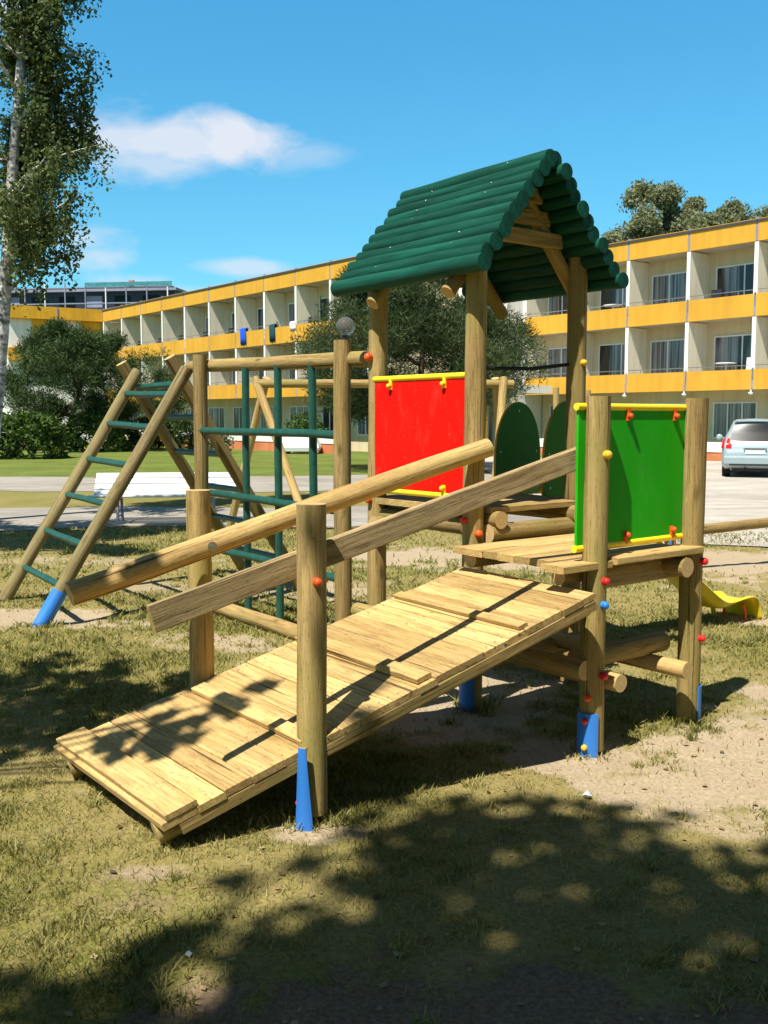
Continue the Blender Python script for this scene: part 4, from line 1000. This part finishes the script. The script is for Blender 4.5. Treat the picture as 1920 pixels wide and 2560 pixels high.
# ------------------------------------------------------------------ parked car
def car(loc, rz):
    o = empty('parked_car', loc, rz); tag(o, 'pale silver blue hatchback parked by the hotel, seen from behind', 'car')
    W0 = .875
    def sec(x):
        t = x
        top = np.interp(t, [0, .04, .10, .16, .42, .60, 1.1, 2.0, 2.6, 3.35, 3.45, 4.1, 4.25], [.66, .74, .93, 1.02, 1.46, 1.555, 1.60, 1.60, 1.52, 1.06, 1.0, .86, .62])
        belt = min(np.interp(t, [0, .1, .5, 2.5, 4.25], [.62, .90, 1.02, .98, .62]), top - .04)
        wk = np.interp(t, [0, .05, .25, .7, 3.5, 4.0, 4.25], [.84, .92, .985, 1, 1, .93, .78]) * W0
        rw_ = np.interp(top, [.6, 1.0, 1.3, 1.6], [.97, .94, .80, .66]) * wk
        bot = np.interp(t, [0, .15, .5, 4, 4.25], [.36, .27, .22, .22, .3])
        h = [(wk * .90, bot), (wk * .985, bot + .10), (wk, .52), (wk, min(.70, belt - .02)), (wk * .975, belt), (rw_ + (wk - rw_) * .25, belt + (top - belt) * .55), (rw_, top - .04 * (top > 1.2) - .01), (rw_ * .82, top), (rw_ * .4, top + .012), (0, top + .018)]
        return h
    xs = [0, .03, .06, .10, .16, .25, .34, .42, .5, .6, .8, 1.1, 1.6, 2.1, 2.6, 2.9, 3.2, 3.4, 3.7, 4.0, 4.15, 4.25]
    m = MB(); V = []; F = []
    for x in xs:
        h = sec(x); ring = [(-a, x, b) for a, b in h] + [(a, x, b) for a, b in h[-2::-1]]; V += ring
    k = 19
    for i in range(len(xs) - 1):
        for j in range(k - 1): F.append((i * k + j, i * k + j + 1, (i + 1) * k + j + 1, (i + 1) * k + j))
        F.append((i * k + k - 1, i * k, (i + 1) * k, (i + 1) * k + k - 1))
    F.append(tuple(range(k))[::-1]); F.append(tuple(range((len(xs) - 1) * k, len(xs) * k)))
    m.add(V, F, 0, None, None, True); b = m.build('body', M['silver'], o); 
    # rear window set just proud of the hatch
    def hatch(z): return float(np.interp(z, [.74, .93, 1.02, 1.46, 1.555], [.04, .10, .16, .42, .60]))
    m = MB(); rows = [1.02, 1.10, 1.2, 1.3, 1.40, 1.455]; V = []; F = []
    for z in rows:
        hw = .69 - .34 * (z - 1.02) - .02 * (z > 1.43) - .03 * (z < 1.05)
        for i in range(9):
            q = -1 + i / 4; V.append((hw * q, hatch(z) - .035 + .022 * q * q, z + .02 * (1 - q * q) * (1 if z > 1.3 else -.9)))
    for i in range(len(rows) - 1):
        for j in range(8): F.append((i * 9 + j, i * 9 + j + 1, i * 9 + 10 + j, i * 9 + 9 + j))
    m.add(V, F, 0, None, None, True); m.build('rear_window', M['dglass'], o)
    m = MB(); m.board((-.55, .44, 1.548), (.55, .44, 1.548), .16, .03, (0, 0, 1), 0, 0, .01); m.build('spoiler', M['silver'], o)
    for s in (-1, 1):
        m = MB(); V = []
        for z in (.80, .88, .97, 1.08):
            for a, d in ((.60, 0), (.74, .012), (.83, .075), (.868, .24)): V.append((s * (a - .10 * (z - .8) * 1.2 + (.02 if z < 1 else 0)), hatch(z) + d * .9 - .012, z))
        F = [(i * 4 + j, i * 4 + j + 1, i * 4 + j + 5, i * 4 + j + 4) for i in range(3) for j in range(3)]
        m.add(V, F if s > 0 else [f[::-1] for f in F], 0, None, None, True); m.build('tail_light', M['taill'], o)
        m = MB(); m.tube([(s * .80, 2.75, 1.02), (s * .98, 2.72, 1.05)], .03, 0, 6); m.dome((s * .96, 2.70, 1.06), (0, -1, 0), .10, 0, .5, 10, 3); m.build('mirror', M['silver'], o)
    m = MB(); m.board((-.80, .02, .47), (.80, .02, .47), .14, .26, (0, 0, 1), 0, 0, .05); bp = m.build('bumper', M['silver'], o)
    m = MB(); m.board((-.66, -.045, .36), (.66, -.045, .36), .03, .05, (0, 0, 1), 0, 0, .008); m.build('bumper_strip', M['trimd'], bp)
    m = MB(); m.board((-.26, -.0, .715), (.26, -.0, .715), .03, .115, (0, 0, 1), 0, 0, .004); pl = m.build('number_plate', M['white'], o)
    m = MB(); m.board((-.30, -.01, .795), (.30, -.01, .795), .05, .032, (0, 0, 1), 0, 0, .006); m.build('plate_lamp_strip', M['trimd'], o)
    for (sx, y) in ((-1, .82), (1, .82), (-1, 3.42), (1, 3.42)):
        m = MB(); m.log((sx * .62, y, .315), (sx * .845, y, .315), .315, 0, 0, 24, 0); wh = m.build('tyre', M['tyre'], o)
        m = MB(); m.log((sx * .846, y, .315), (sx * .852, y, .315), .2, 0, 0, 18, 0); m.build('rim', M['steel'], wh)
    m = MB(); m.box((-.6, .3, .17), (.6, 3.9, .24)); m.build('underbody', M['trimd'], o)
    m = MB(); m.tube([(-.25, .35, .25), (-.25, .02, .25)], .03, 0, 8); m.build('exhaust', M['trimd'], o)
car((10.12, 27.3, .016), R(-19))

# ------------------------------------------------------------------ white park bench
def bench():
    o = empty('park_bench', (-3.42, 15.7, .012), R(6)); tag(o, 'white slatted park bench standing on the path behind the ladder', 'bench')
    for i in range(4):
        m = MB(); m.board((-1.15, -.30 + i * .125, .44 - .012 * i), (1.15, -.30 + i * .125, .44 - .012 * i), .085, .03, (0, 0, 1), 0, 0, .006); m.build('seat_slat', M['white'], o)
    for i in range(4):
        m = MB(); y = .20 + i * .085; z = .46 + i * .085; m.board((-1.15, y, z), (1.15, y, z), .03, .09, (0, .55, 1), 0, 0, .006); m.build('back_slat', M['white'], o)
    for x in (-.72, .72):
        m = MB(); m.tube([(x, -.30, .41), (x, .12, .375), (x, .22, .42), (x, .50, .76)], .02, 0, 8); m.tube([(x, -.24, .41), (x, -.27, -.03)], .022, 0, 8); m.tube([(x, .14, .38), (x, .22, -.03)], .022, 0, 8)
        m.tube([(x, -.27, .12), (x, .2, .12)], .015, 0, 8); m.build('leg_frame', M['joint'], o)
bench()

# ------------------------------------------------------------------ swing frame, see-saw beam, posts, lamp, box, cloths
sw_ = empty('swing_frame', (-.5, 13.8, 0)); tag(sw_, 'wooden swing frame with crossed legs standing beyond the climbing bars', 'swing frame')
m = MB(); m.log((-1.25, 0, 2.12), (2.3, .2, 2.12), .058, 0, 1, 14); m.build('beam', [M['post'], M['end']], sw_)
for (a, b) in (((-.42, -.75, -.02), (-1.27, .03, 2.2)), ((-1.8, .95, -.02), (-1.12, .12, 2.2)), ((1.9, -.7, -.02), (2.15, .05, 2.2)), ((2.3, 1.0, -.02), (2.05, .22, 2.2))):
    m = MB(); m.log(a, b, .056, 0, 1, 14); m.build('leg', [M['pale'], M['end']], sw_)
ss = empty('balance_beam', (3.5, 10.8, 0)); tag(ss, 'round log beam raised over the sand beyond the right post', 'balance beam')
m = MB(); m.log((-.55, -.05, .40), (1.9, .9, .52), .058, 0, 1, 14); m.build('beam', [M['post'], M['end']], ss)
for x, y, z in ((-.38, .02, .38), (1.6, .78, .48)):
    m = MB(); m.log((x, y, -.05), (x, y, z), .06, 0, 1, 14); m.build('post', [M['post'], M['end']], ss)
m = MB(); m.board((-.40, -.06, .02), (-.40, -.06, .52), .05, .02, (1, 0, 0), 0); m.build('ground_anchor', M['blue'], ss)
for x, y, z, lb in ((3.42, 20, 2.25, 'wooden post standing in the yard left of the right roof post'), (4.05, 20, 2.2, 'wooden post standing in the yard right of the right roof post')):
    m = MB(); m.log((0, 0, -.05), (0, 0, z), .06, 0, 1, 12); o = m.build('wooden_post', [M['post'], M['end']]); o.location = (x, y, 0); tag(o, lb, 'post', 'posts standing in the yard')
lp = empty('street_lamp', (-.95, 25, 0)); tag(lp, 'globe street lamp rising behind the top of the climbing bars', 'street lamp')
m = MB(); m.tube([(0, 0, 0), (0, 0, 3.62)], [.06, .04], 0, 10); m.log((0, 0, 3.58), (0, 0, 3.68), .1, 0, 0, 14, 0); m.build('pole', M['trimd'], lp)
gl = MB(); V = []; F = []
for i in range(13):
    a = -math.pi / 2 + math.pi * i / 12
    for j in range(20): V.append((.235 * math.cos(a) * math.cos(j * math.pi / 10), .235 * math.cos(a) * math.sin(j * math.pi / 10), 3.9 + .235 * math.sin(a)))
for i in range(12):
    for j in range(20): F.append((i * 20 + j, i * 20 + (j + 1) % 20, (i + 1) * 20 + (j + 1) % 20, (i + 1) * 20 + j))
gl.add(V, F, 0, None, None, True); gl.build('globe', M['lampglass'], lp)
bx = empty('storage_box', (-3.9, 46.5, 0), R(-4)); tag(bx, 'low white box standing on the lawn behind the green bars', 'box')
m = MB(); V = []
for z, sx_, sy_ in ((.12, .86, .5), (.30, .96, .55), (.78, .80, .45), (.84, .74, .40)):
    V += [(-sx_, -sy_, z), (sx_, -sy_, z), (sx_, sy_, z), (-sx_, sy_, z)]
F = [(i * 4 + j, i * 4 + (j + 1) % 4, i * 4 + 4 + (j + 1) % 4, i * 4 + 4 + j) for i in range(3) for j in range(4)] + [(3, 2, 1, 0), (12, 13, 14, 15)]
m.add(V, F); m.build('body', M['white'], bx)
for sx_ in (-.6, .6):
    m = MB(); m.log((sx_, -.48, .1), (sx_, .48, .1), .1, 0, 0, 12, 0); m.build('runner', M['trimd'], bx)
def cloth(bayx, fl, w_, h, mat, label, base=L0p):
    z = (3.53, 6.40)[fl]; m = MB(); V = []; F = []
    n = 8
    for i in range(n + 1):
        for j, (y, dz) in enumerate(((.10, -.35), (.03, .20), (-.05, .205), (-.10, .12), (-.11, -h * .5), (-.10, -h))):
            x = bayx + w_ * i / n; V.append((x + .03 * math.sin(j * 1.7), y - .02 * math.sin(i * 1.9) * (j > 2), z + dz + .03 * math.sin(i * 1.3) * (j > 4)))
    for i in range(n):
        for j in range(5): F.append((i * 6 + j, i * 6 + j + 1, i * 6 + j + 7, i * 6 + j + 6))
    m.add(V, F, 0, None, None, True); o = m.build('towel', M[mat]); o.location = (base.x, base.y, 0); o.rotation_euler = (0, 0, RZ); tag(o, label, 'towel')
    mo = o.modifiers.new('thickness', 'SOLIDIFY'); mo.thickness = .015
cloth(18.95, 1, .62, .72, 'towelb', 'bright blue towel hanging over the upper yellow balcony')
cloth(22.0, 1, .55, .72, 'towelg', 'dark teal towel hanging over the upper yellow balcony')
cloth(24.0, 1, .55, .25, 'towelw', 'white towel hanging over the upper yellow balcony')
def balcony_table(base, x, fl, label, mat='white'):
    z = (2.91, 5.71)[fl]; o = empty('balcony_table', base + DX * x - DN * .75 + UP * z, RZ); tag(o, label, 'table', 'white tables on the balconies')
    m = MB(); m.log((0, 0, .92), (0, 0, .96), .42, 0, 0, 18, 0); m.build('tabletop', M[mat], o)
    m = MB(); m.log((0, 0, 0), (0, 0, .92), .03, 0, 0, 8, 0); m.log((0, 0, 0), (0, 0, .03), .22, 0, 0, 12, 0); m.build('leg', M[mat], o)
def balcony_chair(base, x, fl, label, mat, grp=None):
    z = (2.91, 5.71)[fl]; o = empty('balcony_chair', base + DX * x - DN * .45 + UP * z, RZ); tag(o, label, 'chair', grp)
    m = MB(); m.board((-.24, 0, .44), (.24, 0, .44), .45, .03); m.build('seat', M[mat], o)
    m = MB(); m.board((-.24, .22, .82), (.24, .22, .82), .03, .60, (0, .1, 1), 0, 0, .01); m.build('backrest', M[mat], o)
    for x_ in (-.22, .22):
        for y_ in (-.2, .2): m = MB(); m.tube([(x_, y_, 0), (x_, y_, .43)], .015, 0, 6); m.build('leg', M[mat], o)
balcony_table(R0p, 10.4, 0, 'white round table on the first floor balcony above the car'); balcony_table(R0p, 4.6, 1, 'white table on the top balcony right of the tower roof')
balcony_chair(R0p, 9.9, 1, 'black chair on the top balcony of the right wing', 'trimd'); balcony_chair(R0p, 11.6, 0, 'white chair on the first floor balcony above the car', 'white')
balcony_chair(R0p, 5.6, 0, 'black chair on the first floor balcony left of the white table', 'trimd')
for x, lb in ((13.4, 'second'), (16.5, 'third')): balcony_chair(L0p, x, 1, 'dark chair on the top balcony of the left wing, left of the blue towel' if lb == 'third' else 'dark chair on the top balcony of the left wing, near the far corner', 'trimd')
for x, fl in ((4.2, 1), (7.3, 1), (10.3, 1), (21.3, 1), (24.6, 1), (20.4, 0), (23.3, 0), (26.4, 0), (17.6, 0)):
    balcony_chair(L0p, x, fl, 'dark chair half hidden behind a yellow balcony of the left wing', 'trimd', 'dark chairs on the balconies of the left wing')
# scraps on the turf
for (x, y, s_, lb) in ((.885, 4.22, .022, 'white scrap of paper on the sandy turf below the blue anchor'), (-.6, 2.93, .014, 'small white scrap on the foreground turf')):
    m = MB(); V = [(random.uniform(-.3, .3) * s_ + s_ * math.cos(i * 1.05), s_ * math.sin(i * 1.05), random.uniform(.4, 1.3) * s_) for i in range(6)]
    m.add(V + [(0, 0, s_ * 1.7), (0, 0, -.0)], [(i, (i + 1) % 6, 6) for i in range(6)] + [((i + 1) % 6, i, 7) for i in range(6)]); o = m.build('paper_scrap', M['white']); o.location = (x, y, 0); tag(o, lb, 'paper scrap')
